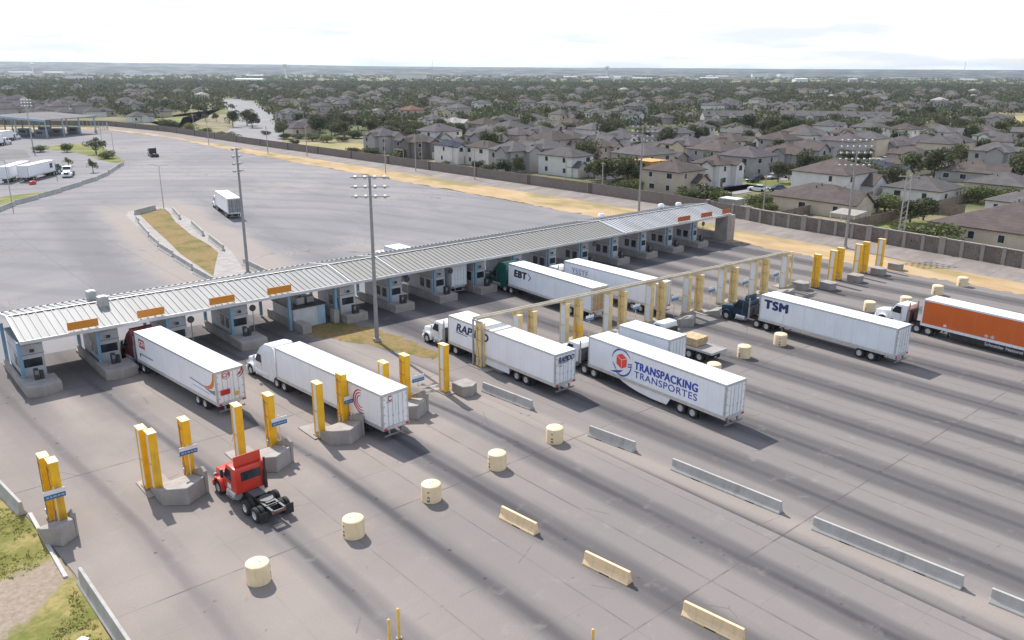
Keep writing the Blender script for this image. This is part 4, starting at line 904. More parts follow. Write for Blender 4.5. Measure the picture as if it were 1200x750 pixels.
mb.build('boards', pm('timber', (.52, .38, .22), .8, .2, 3), t); MB().bb(-1.0, 1.0, -.6, -.5, 0, .078).bb(-1.0, 1.0, .5, .6, 0, .078).build('bearers', M['wood'], t)

# ------------------------------------------------------------------ radiation portal pillars, noses, slabs, signs
def pillar(paint, face, double=False):
    """tall detector cabinet; face: 'panel' shows white panels on the -X side, 'back' shows the plain back with conduit"""
    t = thing('portal_pillar', '', 'detector pillar'); n = 2 if double else 1
    L, D, H = .95, .52, 4.45
    for k in range(n):
        y0 = -L / 2 - k * (L + .2)
        f = MB(); zb = .2
        if face == 'panel':
            f.bb(-D / 2 + .1, D / 2, y0, y0 + L, zb, zb + H)
            e_ = .11 if paint == 'faded' else .22; f.bb(-D / 2, -D / 2 + .099, y0, y0 + e_, zb, zb + H); f.bb(-D / 2, -D / 2 + .099, y0 + L - e_, y0 + L, zb, zb + H)
            for z_ in (zb + .05, zb + H * .47, zb + H - .03): f.bb(-D / 2 + .001, -D / 2 + .098, y0 + e_ + .001, y0 + L - e_ - .001, z_ - .05, z_ + .05)
        else:
            f.bb(-D / 2, D / 2, y0, y0 + L, zb, zb + H)
            f.bb(-D / 2 - .04, -D / 2 - .002, y0 + .05, y0 + .12, zb, zb + H); f.bb(-D / 2 - .04, -D / 2 - .002, y0 + L - .12, y0 + L - .05, zb, zb + H)
        f.build('cabinet', M[paint], t, bevel=.012)
        MB().bb(-D / 2 - .04, D / 2 + .04, y0 - .03, y0 + L + .03, zb + H + .003, zb + H + .07).build('cap', pm('cap_pale', (.70, .56, .30), .6, .08, 2) if paint == 'faded' else pm('cap_yellow', (.78, .60, .28), .6, .08, 2), t)
        if face == 'panel':
            p_ = MB()
            for a, c in ((zb + .11, zb + H * .47 - .06), (zb + H * .47 + .06, zb + H - .09)): p_.bb(-D / 2 + .03, -D / 2 + .0985, y0 + e_ + .003, y0 + L - e_ - .003, a, c)
            p_.build('panel', M['white'], t)
        else:
            c = MB(); yy = y0 + L / 2; c.path([(-D / 2 - .05, yy, .1), (-D / 2 - .05, yy, 2.1), (-D / 2 - .05, yy + .12, 2.3), (-D / 2 - .05, yy + .12, 4.3)], .025)
            for z_ in (1.1, 2.9, 4.05): c.bb(-D / 2 - .05, -D / 2 - .003, y0 + .06, y0 + L - .06, z_, z_ + .05)
            c.build('conduit', M['rust'], t)
            MB().bb(-D / 2 - .14, -D / 2 - .005, y0 + .3, y0 + .55, .6, .95).build('junction_box', M['steel'], t)
        MB().bb(-D / 2 - .1, D / 2 + .1, y0 - .06, y0 + L + .06, .1, .197).build('base_plate', M['rust'], t)
    if double:
        for o in [q for q in COL.objects if q.parent == t]:
            if min(v.co.y for v in o.data.vertices) < -L: o.location.x = .26
    return t
PV = {}
def put_pillar(u, v, paint, face, double, label, rz=0):
    k = (paint, face, double)
    if k not in PV: PV[k] = pillar(*k); o = PV[k]; o.location = (u, v, 0); o.rotation_euler.z = rz
    else: o = dup(PV[k], (u, v, 0), rz)
    o['label'] = label; o['group'] = 'portal pillars across the lanes'; return o
W_ = [(8.9, -25.6, 'y'), (15.6, -25.4, 'y'), (22.2, -24.7, 'y'), (28.9, -24.2, 'y'), (40.2, -21.5, 'f'), (46.9, -21.5, 'f'), (53.5, -21.7, 'f'), (60.2, -22.1, 'f'), (66.6, -22.6, 'f'), (73.4, -22.8, 'f'), (80.0, -23.1, 'f'), (86.5, -23.7, 'f'), (94.5, -26.3, 'y'), (101.3, -26.5, 'y'), (107.8, -26.7, 'y')]
wl = ['behind the red tractor cab', 'just left of the middle of the red-C trailer', 'behind the rear of the red-C trailer', 'standing alone left of the gantry end', 'behind the roof of the slant-lettered trailer', 'behind the box-logo tractor', 'left of the short box truck roof', 'in front of the rear wheels of the second white trailer', 'first clear one right of the box truck', 'ahead of the dark blue tractor', 'above the cab of the dark blue tractor', 'under the right end of the gantry', 'third from the right fence', 'second from the right fence', 'last one before the right fence']
Y_ = [(5.0, -25.7, 'y'), (11.6, -25.2, 'y'), (18.1, -24.8, 'y'), (24.6, -24.3, 'y'), (35.6, -21.2, 'f'), (42.3, -21.4, 'f'), (49.0, -21.5, 'f2'), (55.6, -22.0, 'f'), (62.1, -22.4, 'f'), (68.6, -22.9, 'f'), (75.3, -23.3, 'f'), (82.2, -23.4, 'f'), (90.4, -26.2, 'y'), (97.0, -26.0, 'y'), (103.9, -26.3, 'y')]
yl = ['on the concrete block left of the red tractor', 'on the concrete block right of the red tractor', 'in front of the red-C trailer, right of a panelled one', 'behind the right rear corner of the red-C trailer', 'at the left end of the gantry, against the slant-lettered trailer', 'over the slant-lettered trailer roof, right of a panelled one', 'with a bright yellow lower half, above the box-logo tractor', 'left of the box truck, behind the box-logo trailer', 'at the rear of the second white trailer', 'with a conduit, right of the timber flatbed', 'straight ahead of the dark blue tractor', 'above the front of the blue-tractor trailer', 'alone, just right of the gantry end', 'third from the right fence', 'second from the right fence']
ADJ = {'y': 'bright yellow', 'f': 'faded yellow', 'f2': 'faded yellow'}
for (u, v, c), l in zip(W_, wl): put_pillar(u, v, {'y': 'yellow', 'f': 'faded'}[c], 'panel', False, ADJ[c] + ' white-panelled detector pillar ' + l)
for (u, v, c), l in zip(Y_, yl):
    o = put_pillar(u, v, {'y': 'yellow', 'f': 'faded', 'f2': 'faded'}[c], 'back', False, ADJ[c] + ' plain-backed detector pillar ' + l)
    if c == 'f2': MB().bb(-.275, .275, -.49, .49, .25, 1.9).build('new_paint', M['yellow'], o)
put_pillar(-3.9, -25.6, 'yellow', 'back', True, 'double bright yellow detector pillar at the left edge of the plaza')
put_pillar(2.25, -25.2, 'yellow', 'panel', True, 'double bright yellow detector pillar with two white panel strips, left of the red tractor')

def nose(small=False):
    t = thing('impact_block', '', 'concrete block')
    mb = MB(); h = 1.2
    if small: mb.prism([(-.85, -.9), (0, -1.25), (.85, -.8), (.85, .8), (-.85, .8)], 0, 1.0, 'z'); t_ = mb.build('block', M['conc'], t, bevel=.04)
    else:
        bot = [(-1.45, -1.35), (-.05, -2.4), (1.45, -1.55), (1.45, 1.2), (-1.45, 1.2)]
        top = [(-1.45, -1.3, h), (-.05, -2.3, h + .05), (1.42, -1.5, h + .12), (1.42, 1.1, .55), (-1.45, 1.1, .35)]
        n = 5; vs = [(a, b, 0) for a, b in bot] + top
        mb.add(vs, [(i, (i + 1) % n, n + (i + 1) % n, n + i) for i in range(n)] + [tuple(range(n - 1, -1, -1)), tuple(range(n, 2 * n))]); mb.build('block', M['conc'], t, bevel=.04)
        w = MB(); w.prism([(-1.5, 0), (1.1, 0), (1.1, .75), (-.9, h + .62), (-1.5, h + .45)], 1.46, 1.68); w.build('side_wing', M['conc'], t, bevel=.03)
    return t
def slab_t():
    t = thing('island_slab', '', 'kerb slab'); MB().bb(-1.75, .2, -1.9, 1.0, 0, .1).build('slab', M['conc'], t, bevel=.02); return t
def sign_t():
    t = thing('lane_plate', '', 'sign')
    MB().cyl((0, 0, 0), (0, 0, 2.75), .045, n=8).build('post', M['cream'], t)
    MB().bb(-.62, .62, -.09, -.05, 1.98, 2.3).build('blue_plate', M['sblue'], t); w = MB().bb(-.62, .62, -.088, -.05, 2.303, 2.6).build('white_plate', M['swhite'], t)
    mb = MB(); x = -.5
    for wd in (.16, .12, .2, .14, .18): mb.bb(x, x + wd, -.095, -.0905, 2.09, 2.2); x += wd + .06
    mb.build('plate_lettering', pm('faint_letters', (.30, .42, .55), .4, .05, 3), t)
    return t
nz = nose(); nzs = nose(True); sb = slab_t(); sgn = sign_t(); used = set()
def place(o, loc, rz, lb, grp):
    if o.name in used: c = dup(o, loc, rz)
    else: c = o; used.add(o.name); index_kids(o); c.location = loc; c.rotation_euler.z = rz
    c['label'] = lb; c['group'] = grp; return c
NL = [(3.6, -27.1, 0, 'left of the red tractor'), (10.3, -26.6, 0, 'right of the red tractor'), (16.8, -26.0, 0, 'in front of the red-C trailer'), (23.6, -25.4, 0, 'right of the red-C trailer rear'), (30.3, -25.4, 1, 'beside the lone pillar left of the gantry'), (36.9, -23.0, 1, 'at the left end of the gantry'),
      (43.2, -23.4, 0, 'behind the slant-lettered trailer'), (49.8, -23.4, 0, 'left of the box truck'), (56.4, -24.0, 0, 'behind the box truck'), (63.0, -24.5, 0, 'behind the timber flatbed'), (69.6, -25.2, 0, 'right of the timber flatbed'), (76.4, -25.2, 0, 'beside the dark blue tractor'), (83.2, -25.4, 0, 'behind the front of the blue-tractor trailer'), (88.4, -25.2, 1, 'right of the gantry end'),
      (91.3, -27.6, 1, 'under the pillar just right of the gantry end'), (98.3, -27.9, 1, 'third from the right fence'), (105.0, -28.0, 1, 'second from the right fence'), (110.0, -28.2, 1, 'last before the right fence')]
for (u, v, s, l) in NL: place(nzs if s else nz, (u, v, 0), 0, ('small' if s else 'large') + ' grey concrete impact block ' + l, 'concrete impact blocks').scale = (1, 1, 1) if u < 40 or s else (.85, .85, .8)
place(nz, (-4.2, -27.6, 0), 0, 'large grey concrete impact block at the left edge of the plaza', 'concrete impact blocks').scale = (.62, .8, 1)
for i, (u, v, *_q) in enumerate(NL[:14]): place(sb, (u - .1, v + 2.2, 0), 0, 'low concrete slab under the pillars, its block ' + NL[i][3], 'low slabs under the pillars')
SG = [(-3.9, -27.4, 'at the left edge of the plaza'), (4.8, -26.6, 'left of the red tractor'), (11.9, -26.1, 'above the red tractor, right of it'), (18.3, -25.8, 'in front of the red-C trailer'), (25.2, -25.4, 'behind the rear of the red-C trailer'), (36.4, -22.4, 'in front of the slant-lettered trailer'), (49.8, -22.4, 'above the box-logo tractor'), (57.0, -22.8, 'above the short box truck'), (63.5, -23.2, 'behind the timber flatbed'), (70.2, -23.6, 'right of the timber flatbed'), (76.8, -24, 'ahead of the dark blue tractor'), (83.6, -24.2, 'above the blue-tractor trailer front')]
for u, v, l in SG: place(sgn, (u, v, .4), 0, 'blue and white lane plate on a post, ' + l, 'blue lane plates')
# cable gantry over the faded pillars
gt = thing('gantry', 'long rusty cream cable gantry running over the tops of the faded pillars', 'gantry', (35.4, -20.3, 0))
A, B = Vector((0, 0, 5.0)), Vector((51.9, -2.9, 5.0)); ang = math.atan2(B.y - A.y, B.x - A.x); L = (B - A).length
mb = MB(); mb.box((A.x + B.x) / 2, (A.y + B.y) / 2, 5.0, L, .12, .24, ang); mb.box((A.x + B.x) / 2 + .02, (A.y + B.y) / 2 - .52, 5.0, L, .12, .24, ang); mb.build('side_rails', M['tray'], gt)
mb = MB()
for i in range(int(L / .9)):
    f = (i + .5) / int(L / .9); p_ = A.lerp(B, f); mb.box(p_.x, p_.y - .26, 4.96, .12, .42, .07, ang)
mb.build('rungs', M['rust'], gt)
mb = MB(); p0 = A + Vector((0, -.2, .06)); mb.cyl(p0, B + Vector((0, -.2, .06)), .055, n=6); mb.cyl(p0 + Vector((0, .1, .0)), B + Vector((0, -.1, .0)), .04, n=6); mb.build('conduits', pm('conduit_grey', (.45, .42, .36), .6, .1, 1), gt)
mb = MB()
for (u, v, c) in W_[4:12]:
    f = (u - 35.4) / 51.9; p_ = A.lerp(B, f); mb.prism([(p_.x - .1, 4.87), (p_.x + 2.3, 4.87), (p_.x + 2.2, 4.72), (p_.x + .3, 4.5), (p_.x - .1, 4.45)], p_.y - .36, p_.y - .16, 'y'); mb.bb(p_.x - .06, p_.x + .06, p_.y - .8, p_.y - .251, 4.72, 4.86)
mb.build('brackets', M['faded'], gt)
for u, v in ((0, -1.3), (.05, .1)): MB().bb(u - .08, u + .08, v - .08, v + .08, 0, 4.9).build('post', M['steel'], gt)
MB().bb(-.07, .07, -1.219, .019, 4.75, 4.89).build('end_crossbar', M['steel'], gt)
for v in (-3.9, -2.9): MB().bb(51.9, 52.05, v - .07, v + .07, 0, 4.9).build('post', M['faded'], gt)

# ------------------------------------------------------------------ barriers, barrels, posts
_b = {}
def jersey(u0, v0, u1, v1, m, label, group, h=.82, slot=True):
    L = math.hypot(u1 - u0, v1 - v0); key = (round(L * 2) / 2, m); t = thing('jersey_barrier', label, 'barrier', ((u0 + u1) / 2, (v0 + v1) / 2, 0), math.atan2(v1 - v0, u1 - u0), group)
    mb = MB(); l = L / 2
    mb.prism([(-.3, .0), (-.3, .08), (-.15, .34), (-.09, h), (.09, h), (.15, .34), (.3, .08), (.3, .0)], -l, l); o = mb.build('barrier_body', M[m], t, bevel=.015)
    if slot:
        s = MB()
        for q in ((0,) if L < 4 else (-.25, .25)): s.bb(q * L - .35, q * L + .35, -.306, .306, .004, .07)
        s.build('drain_slot', M['kiosk'], t)
    return t
G1 = 'cream concrete barriers in the near plaza'
for (a, b_, l) in (((18.85, -44.4), (19.15, -47.5), 'nearest the barrels, uppermost of three'), ((19.3, -51.7), (19.7, -54.9), 'middle one of three in line'), ((19.95, -58.6), (20.4, -62.1), 'lowest of three, cut by the bottom of the picture')): jersey(*a, *b_, 'cream', 'short cream concrete barrier, ' + l, G1)
for (a, b_, l) in (((31.9, -26.2), (32.4, -32.4), 'left of the slant-lettered trailer'), ((32.5, -39.3), (33.0, -43.7), 'left of the box-logo trailer, a short weathered one'), ((33.0, -47.4), (33.5, -56.2), 'long, in the middle of the line beyond the cream barrels'), ((33.4, -58.6), (34.0, -67.6), 'long, near the lower right corner'), ((34.0, -69.1), (34.5, -78), 'at the lower right corner of the picture')): jersey(*a, *b_, 'barrier', 'grey concrete barrier ' + l, 'grey concrete lane barriers', .86)
jersey(-6.55, -12.5, -5.35, -23.6, 'barrier', 'pale concrete barrier at the left picture edge above the grass', 'plaza edge barriers', .95); jersey(-4.35, -34.2, -3.9, -52, 'barrier', 'long pale concrete barrier at the lower left beside the grass', 'plaza edge barriers', 1.0)
t = thing('kerb', 'low kerb along the verge between the two left barriers', 'kerb', (-4.95, -28.6, 0), R(90)); MB().prism([(-.12, 0), (-.12, .12), (.12, .14), (.12, 0)], -4.6, 4.8).build('kerb_stone', M['kerb'], t, bevel=.02)
LB = [(17.1, 115.2, 21.0, 122.1), (21.4, 123.3, 27.2, 129.7), (27.6, 131.0, 33.9, 138.3), (34.4, 139.7, 40.9, 148.3), (41.5, 149.9, 46.7, 156.6), (47.4, 158.3, 52.2, 166.5), (52.9, 168.4, 58.3, 180.1), (59.1, 182.2, 63.3, 190.7), (9.5, 106.5, 16.7, 114.4)]
for i, q in enumerate(sorted(LB)): jersey(*q, 'barrier', ORD[i + 1] + ' concrete barrier from the picture edge along the curve of the far left lot', 'barriers round the far left lot', 1.0)
IB = [(35.6, 87.1, 34.8, 82.9), (34.0, 80.0, 31.9, 67.9), (31.5, 66.3, 30.5, 58.7), (30.1, 57.2, 29.6, 49.3), (29.2, 47.3, 28.6, 38.2), (28.2, 36.4, 27.9, 28.5)]
for i, q in enumerate(IB): jersey(*q, 'barrier', ORD[i + 1] + ' barrier from the far end, left side of the grass island', 'barriers round the grass island', 1.0)
IB = [(44.6, 92.8, 42.4, 82.5), (41.9, 74.7, 39.6, 62.9), (39.2, 59.0, 37.5, 48.6), (36.0, 37.1, 35.6, 28.0)]
for i, q in enumerate(IB): jersey(*q, 'barrier', ORD[i + 1] + ' barrier from the far end, right side of the grass island', 'barriers round the grass island', 1.0)
jersey(37.2, 93.4, 42.6, 97.6, 'barrier', 'white barrier closing the far end of the grass island', 'barriers round the grass island', 1.0)
def barrel():
    t = thing('traffic_barrel', '', 'barrel'); MB().lathe([(0, .66), (.03, .7), (1.12, .7), (1.22, .67), (1.28, .58), (1.30, .01)], (0, 0, 0), 'z', 28).build('drum', M['barrel'], t, smooth=True)
    mb = MB()
    for k, z_ in enumerate((.22, .48, .86)):
        for a in (201, 206, 211): mb.box(.703 * math.cos(R(a)), .703 * math.sin(R(a)), z_ + .04 * ((a + k) % 2), .012, .05, .13 - .03 * k, R(a))
    mb.build('stencil_marks', M['kiosk'], t)
    mb = MB()
    for q in (-.16, .16): mb.box(q, 0, 1.312, .08, .05, .02)
    mb.build('lift_eyes', M['rust'], t); return t
br0 = barrel()
BL = [(3.5, -40.7, 'nearest of the row, below the red tractor'), (10.2, -40.0, 'second of the near row, right of the red tractor'), (16.6, -39.5, 'third of the near row, above the cream barriers'), (23.1, -38.8, 'fourth of the near row'), (29.5, -38.3, 'at the end of the near row, left of a weathered grey barrier'), (51.6, -37.6, 'behind the box-logo trailer, below the flatbed'), (58.5, -36.4, 'right of the timber flatbed, with a thin rod on top'), (65.0, -36.6, 'against the blue-tractor trailer wheels, with a thin rod on top'), (85.1, -36.6, 'between the blue-tractor trailer and the orange truck'), (90.8, -38.5, 'behind the white tractor of the orange trailer'), (99.9, -38.6, 'behind the roof of the orange trailer'), (107.3, -38.9, 'at the edge of the dirt verge, last on the right')]
for i, (u, v, l) in enumerate(BL):
    o = place(br0, (u, v, 0), R(rnd.uniform(-40, 40) + (140 if i == 0 else 0)), 'cream concrete barrel ' + l, 'cream concrete barrels')
    if i in (6, 7): MB().cyl((.1, 0, 1.305), (.1, 0, 3.3), .018, n=6).build('rod', M['steel'], o)
for u, v, h, l in ((6.25, -50.4, 1.55, 'left one of the pair at the bottom of the picture'), (6.95, -50.2, 1.75, 'right one of the pair at the bottom of the picture'), (14.0, -57.4, 1.2, 'standing alone at the bottom centre of the picture')):
    t = thing('bollard_post', 'slim yellow steel post, ' + l, 'bollard', (u, v, 0), 0, 'slim yellow posts'); MB().lathe([(0, .085), (h, .085), (h + .06, .06), (h + .085, .005)], (0, 0, 0), 'z', 14).build('pipe', pm('post_yellow', (.80, .50, .12), .55, .1, 2, dirt=.2), t, smooth=True); MB().cyl((0, 0, 0), (0, 0, .05), .17, n=14).build('collar', M['conc'], t)
t = thing('stump_block', 'low round pale concrete block beside the pair of yellow posts', 'concrete block', (5.7, -50.1, 0)); MB().lathe([(0, .33), (.2, .33), (.24, .27), (.24, .01)], (0, 0, 0), 'z', 18).build('base', M['barrel'], t)
t = thing('white_box', 'small white box lying in the grass at the lower left', 'box', (-5.85, -40.2, 0), .5); MB().bb(-.3, .3, -.22, .22, .02, .34).build('shell', M['white'], t, bevel=.02); MB().bb(-.32, .32, -.24, .24, .343, .37).build('lid', M['white'], t)

# ------------------------------------------------------------------ floodlight masts, lamp posts, utility poles
def flood(loc, rz, rows, cols, label, h=18.0, mat='dsteel', grp='floodlight masts', dz=1.0, dx=1.0):
    t = thing('floodlight_mast', label, 'floodlight', loc, rz, grp)
    MB().cyl((0, 0, 0), (0, 0, h), .24, .13, 10).build('pole', M[mat], t, smooth=True)
    MB().cyl((0, 0, 0), (0, 0, .4), .42, n=12).build('footing', M['conc'], t, bevel=.03)
    for k in range(rows):
        z = h - .15 - k * dz; arm = MB(); w = cols * dx / 2; arm.bb(-w, w, -.05, .05, z - .05, z + .05); a = arm.build('crossarm', M[mat], t)
        for c in range(cols):
            x = -w + dx / 2 + c * dx; l = MB()
            l.prism([(.08, z + .04), (.36, z + .17), (.46, z - .02), (.25, z - .22), (.10, z - .15)], x - .15, x + .15); l.cyl((x, 0, z), (x, .2, z), .05, n=6)
            l.build('lamp_head', M['lamp'], a, bevel=.03)
    return t
flood((32.0, -7.5, 0), R(-36), 3, 4, 'tall grey floodlight mast standing in the brown grass patch before the canopy')
flood((34.0, 31.0, 0), R(20), 4, 2, 'tall grey floodlight mast just behind the canopy, crossing the small departing truck')
flood((118.6, -15.7, 0), R(-38), 5, 6, 'floodlight mast with dense lamp rows at the right, before the patterned wall', dz=1.0, dx=1.0)
flood((116.5, 28.0, 0), R(-44), 4, 5, 'floodlight mast rising behind the right part of the canopy', dz=.95)
flood((51, 252.7, 0), R(-30), 3, 4, 'thin floodlight mast in the far left lot before the shed', mat='steel')
def lamp(loc, h, label, arms=2, rz=0):
    t = thing('lamp_post', label, 'lamp post', loc, rz, 'lamp posts'); MB().cyl((0, 0, 0), (0, 0, h), .11, .07, 8).build('pole', M['steel'], t)
    mb = MB()
    for s in (-1, 1)[:arms]: mb.path([(0, 0, h - .1), (s * 1.6, 0, h + .25)], .05)
    mb.build('arm', M['steel'], t)
    for s in (-1, 1)[:arms]: MB().box(s * 1.75, 0, h + .24, .7, .28, .13).build('lamp_head', M['lamp'], t, bevel=.03)
lamp((44.3, 97.5, 0), 9.1, 'double-armed lamp post at the far tip of the grass island', 2, R(-40))
lamp((20.2, 119.7, 0), 9.9, 'lamp post beside the curved barriers at the left picture edge', 1)
lamp((69.6, 222.8, 0), 7.7, 'short lamp post behind the far curved grass verge', 1); lamp((71.9, 244.8, 0), 8, 'lamp post next to the round tree by the far lot', 1)
UP = [(114.7, 121.7, 10.3), (123.1, 118.7, 11.2), (124.5, 92.7, 8.4), (109.9, 242.3, 9), (113.2, 196.3, 9.5), (119.5, 179.1, 9.5), (137, 70.5, 8.5), (132, 8.9, 9), (131, 52, 8), (122, 290, 9.5), (140, 140, 9), (232, 190, 9), (262, 168, 9), (275, 130, 9), (320, 95, 9), (345, 60, 9), (300, 60, 9), (205, 250, 9), (180, 300, 9)]
up = thing('utility_pole', '', 'utility pole'); MB().cyl((0, 0, 0), (0, 0, 9.5), .15, .10, 8).build('pole', pm('pole_grey', (.36, .33, .30), .8, .1, 1), up); MB().bb(-.9, .9, -.05, .05, 8.9, 9.02).build('crossarm', M['wood'], up); mb = MB()
for x in (-.8, -.3, .3, .8): mb.cyl((x, 0, 9.02), (x, 0, 9.2), .05, n=6)
mb.build('insulators', M['steel'], up); UPL = ['foot in the dirt verge, left of centre', 'close to the wall, second from the grey gable house', 'at the white two-storey house', 'far along the verge near the toll road', 'on the verge before the dry field', 'at the far bushes by the wall', 'next to the orange unfinished house', 'just behind the canopy end', 'behind the wall by the beige house', 'farthest along the wall', 'behind the wall near the dark house'] 
for i, (u, v, h) in enumerate(UP):
    o = up if i == 0 else dup(up, (u, v, 0), R(40 + 17 * i % 50)); o.location = (u, v, 0); o.scale.z = h / 9.5
    o['label'] = 'slim utility pole ' + UPL[i] if i < 11 else 'slim utility pole standing far off among the houses and trees'; o['group'] = 'utility poles'
lt = thing('lattice_pole', 'pale twin-legged power pole with crossarm behind the patterned wall', 'power pole', (126.6, -21.2, 0), R(-41)); mb = MB()
for s in (-.45, .45): mb.cyl((s, 0, 0), (s, 0, 12.5), .13, .10, 8)
for k in range(12): mb.cyl((-.45, 0, .6 + k), (.45, 0, 1.4 + k), .03, n=5)
mb.bb(-1.7, 1.7, -.06, .06, 11.9, 12.05); mb.build('frame', pm('pole_pale', (.36, .35, .34), .7, .08, 1), lt); q = MB()
for x in (-1.5, 0, 1.5): q.cyl((x, 0, 12.05), (x, 0, 12.4), .06, n=6)
q.build('insulators', M['steel'], lt)

# far inspection shed
sh = thing('inspection_shed', 'open blue-posted inspection shed with pale flat-pitched roof at the far left', 'shed', (0, 0, 0)); mb = MB()
q = [(46, 322), (67.5, 318), (100, 333), (103, 392), (60, 400)]
a = Vector((69, 316)); e1 = Vector((.80, .60)); e2 = Vector((-.60, .80))
def shp(s, t_): return (a.x + e1.x * s + e2.x * t_, a.y + e1.y * s + e2.y * t_)
def quad(mb, s0, s1, t0, t1, z00, z10, th):
    P = [(*shp(s0, t0), z00), (*shp(s1, t0), z00), (*shp(s1, t1), z10), (*shp(s0, t1), z10)]
    mb.add(P + [(x, y, z - th) for x, y, z in P], [(0, 1, 2, 3), (7, 6, 5, 4), (0, 4, 5, 1), (1, 5, 6, 2), (2, 6, 7, 3), (3, 7, 4, 0)])
quad(mb, 0, 32, 0, 26, 7.6, 9.2, .3); quad(mb, 0, 32, 26.01, 48, 9.2, 7.6, .3); mb.build('roof', pm('shed_roof', (.20, .19, .19), .95, .08, .2, spec=.05), sh)
mb = MB(); quad(mb, -.3, -.003, -.2, 26, 7.65, 9.25, .9); quad(mb, -.3, -.003, 26.01, 48.2, 9.25, 7.65, .9); mb.build('fascia', M['blue2'], sh)
cm = MB().cyl((0, 0, 0), (0, 0, 7.4), .3, n=10).build('post', M['blue2'], sh); bm_ = MB().cyl((0, 0, 0), (0, 0, 1.2), .5, n=10).build('post_base', M['conc'], cm); first = True
for s in (1, 11, 21, 31):
    for t_ in (1, 16, 31, 46):
        x, y = shp(s, t_)
        if first: cm.location = (x, y, 0); first = False; continue
        o = cm.copy(); COL.objects.link(o); o.parent = sh; o.location = (x, y, 0); o2 = bm_.copy(); COL.objects.link(o2); o2.parent = o
for s, t_ in ((6, 8), (16, 8), (26, 8), (12, 22), (24, 22)):
    x, y = shp(s, t_); b = thing('inspection_booth', 'small dark booth standing between posts under the far shed', 'booth', (x, y, 0), R(37), 'booths under the far shed'); MB().bb(-1.2, 1.2, -2.5, 2.5, 0, 2.8).build('walls', M['boothd'], b, bevel=.03); MB().bb(-1.35, 1.35, -2.65, 2.65, 2.803, 2.95).build('roof', M['booth'], b); MB().bb(-1.24, -1.203, -1.5, 1.5, 1.2, 2.2).build('window', M['glass'], b)
ff = thing('picket_fence', 'grey picket fence along the far curve beside the shed', 'fence', (0, 0, 0)); mb = MB(); fp = [(95, 340), (103, 352), (108, 372), (100, 385)]
for p_, t_ in along(fp, 2.5): mb.box(p_.x, p_.y, 1.3, .18, .18, 2.6)
mb.build('posts', M['steel'], ff)
t = thing('red_box', 'small red box standing on the pavement of the far left lot', 'box', (31.6, 157.5, 0), .4); MB().bb(-.75, .75, -.5, .5, .05, .85).build('shell', M['red'], t, bevel=.12, seg=2); MB().bb(-.6, .6, -.35, .35, .853, .95).build('lid', M['red'], t, bevel=.04)
for i, (u, v) in enumerate(((59.5, 181.5), (63.6, 191.5), (64.6, 193.5), (52.6, 167.4), (66.3, 196.5), (38, 160.5))):
    t = thing('warning_post', ORD[i + 1] + ' short striped warning post by the far barriers', 'post', (u, v, 0), 0, 'warning posts by the far barriers'); MB().cyl((0, 0, 0), (0, 0, 1.3), .09, n=8).build('post', M['white'] if i in (1, 2, 4) else M['dsteel'], t); MB().cyl((0, 0, 1.0), (0, 0, 1.15), .1, n=8).build('band', M['redlamp'], t)

# ------------------------------------------------------------------ houses
def hip(mb, x0, x1, y0, y1, z, p, mi=0, ov=.45):
    x0 -= ov; x1 += ov; y0 -= ov; y1 += ov; w, d_ = x1 - x0, y1 - y0; h = min(w, d_) / 2 * p; z2 = z + .18
    if w > d_: r = [(x0 + d_ / 2, (y0 + y1) / 2), (x1 - d_ / 2, (y0 + y1) / 2)]
    else: r = [((x0 + x1) / 2, y0 + w / 2), ((x0 + x1) / 2, y1 - w / 2 + .01)]
    B = [(x0, y0), (x1, y0), (x1, y1), (x0, y1)]
    vs = [(*q, z) for q in B] + [(*q, z2) for q in B] + [(*q, z2 + h) for q in r]
    fs = [(3, 2, 1, 0), (0, 1, 5, 4), (1, 2, 6, 5), (2, 3, 7, 6), (3, 0, 4, 7)]
    fs += [(4, 5, 9, 8), (5, 6, 9), (6, 7, 8, 9), (7, 4, 8)] if w > d_ else [(4, 5, 8), (5, 6, 9, 8), (6, 7, 9), (7, 4, 8, 9)]
    mb.add(vs, fs, mi); return h
def gab(mb, x0, x1, y0, y1, z, p, axis, mi=0, ov=.4, wall=None, wmi=1):
    """gable roof, ridge along axis; wall: add the gable-end triangles"""
    if axis == 'y': h = (x1 - x0) / 2 * p; xm = (x0 + x1) / 2; pr = [(x0 - ov, z - ov * p), (x1 + ov, z - ov * p), (x1 + ov, z - ov * p + .2), (xm, z + h + .2), (x0 - ov, z - ov * p + .2)]; pr = [(x0 - ov, z - ov * p), (xm, z + h), (x1 + ov, z - ov * p), (x1 + ov, z - ov * p + .2), (xm, z + h + .2), (x0 - ov, z - ov * p + .2)]
    else: h = (y1 - y0) / 2 * p; xm = (y0 + y1) / 2; pr = [(y0 - ov, z - ov * p), (xm, z + h), (y1 + ov, z - ov * p), (y1 + ov, z - ov * p + .2), (xm, z + h + .2), (y0 - ov, z - ov * p + .2)]
    if axis == 'y': mb.prism(pr, y0 - ov, y1 + ov, 'y', mi)
    else: mb.prism(pr, x0 - ov, x1 + ov, 'x', mi)
    if wall is not None:
        tri = [((x0, z), (x1, z), (xm, z + h - .02))] if axis == 'y' else [((y0, z), (y1, z), (xm, z + h - .02))]
        if axis == 'y': wall.prism(list(tri[0]), y0, y1, 'y', 0)
        else: wall.prism(list(tri[0]), x0, x1, 'x', 0)
TRIM = pm('trim_white', (.68, .66, .63), .7, .05, 1); GAR = pm('garage_door', (.60, .57, .52), .7, .05, 1); DOORM = pm('front_door', (.16, .10, .07), .6, .1, 1)
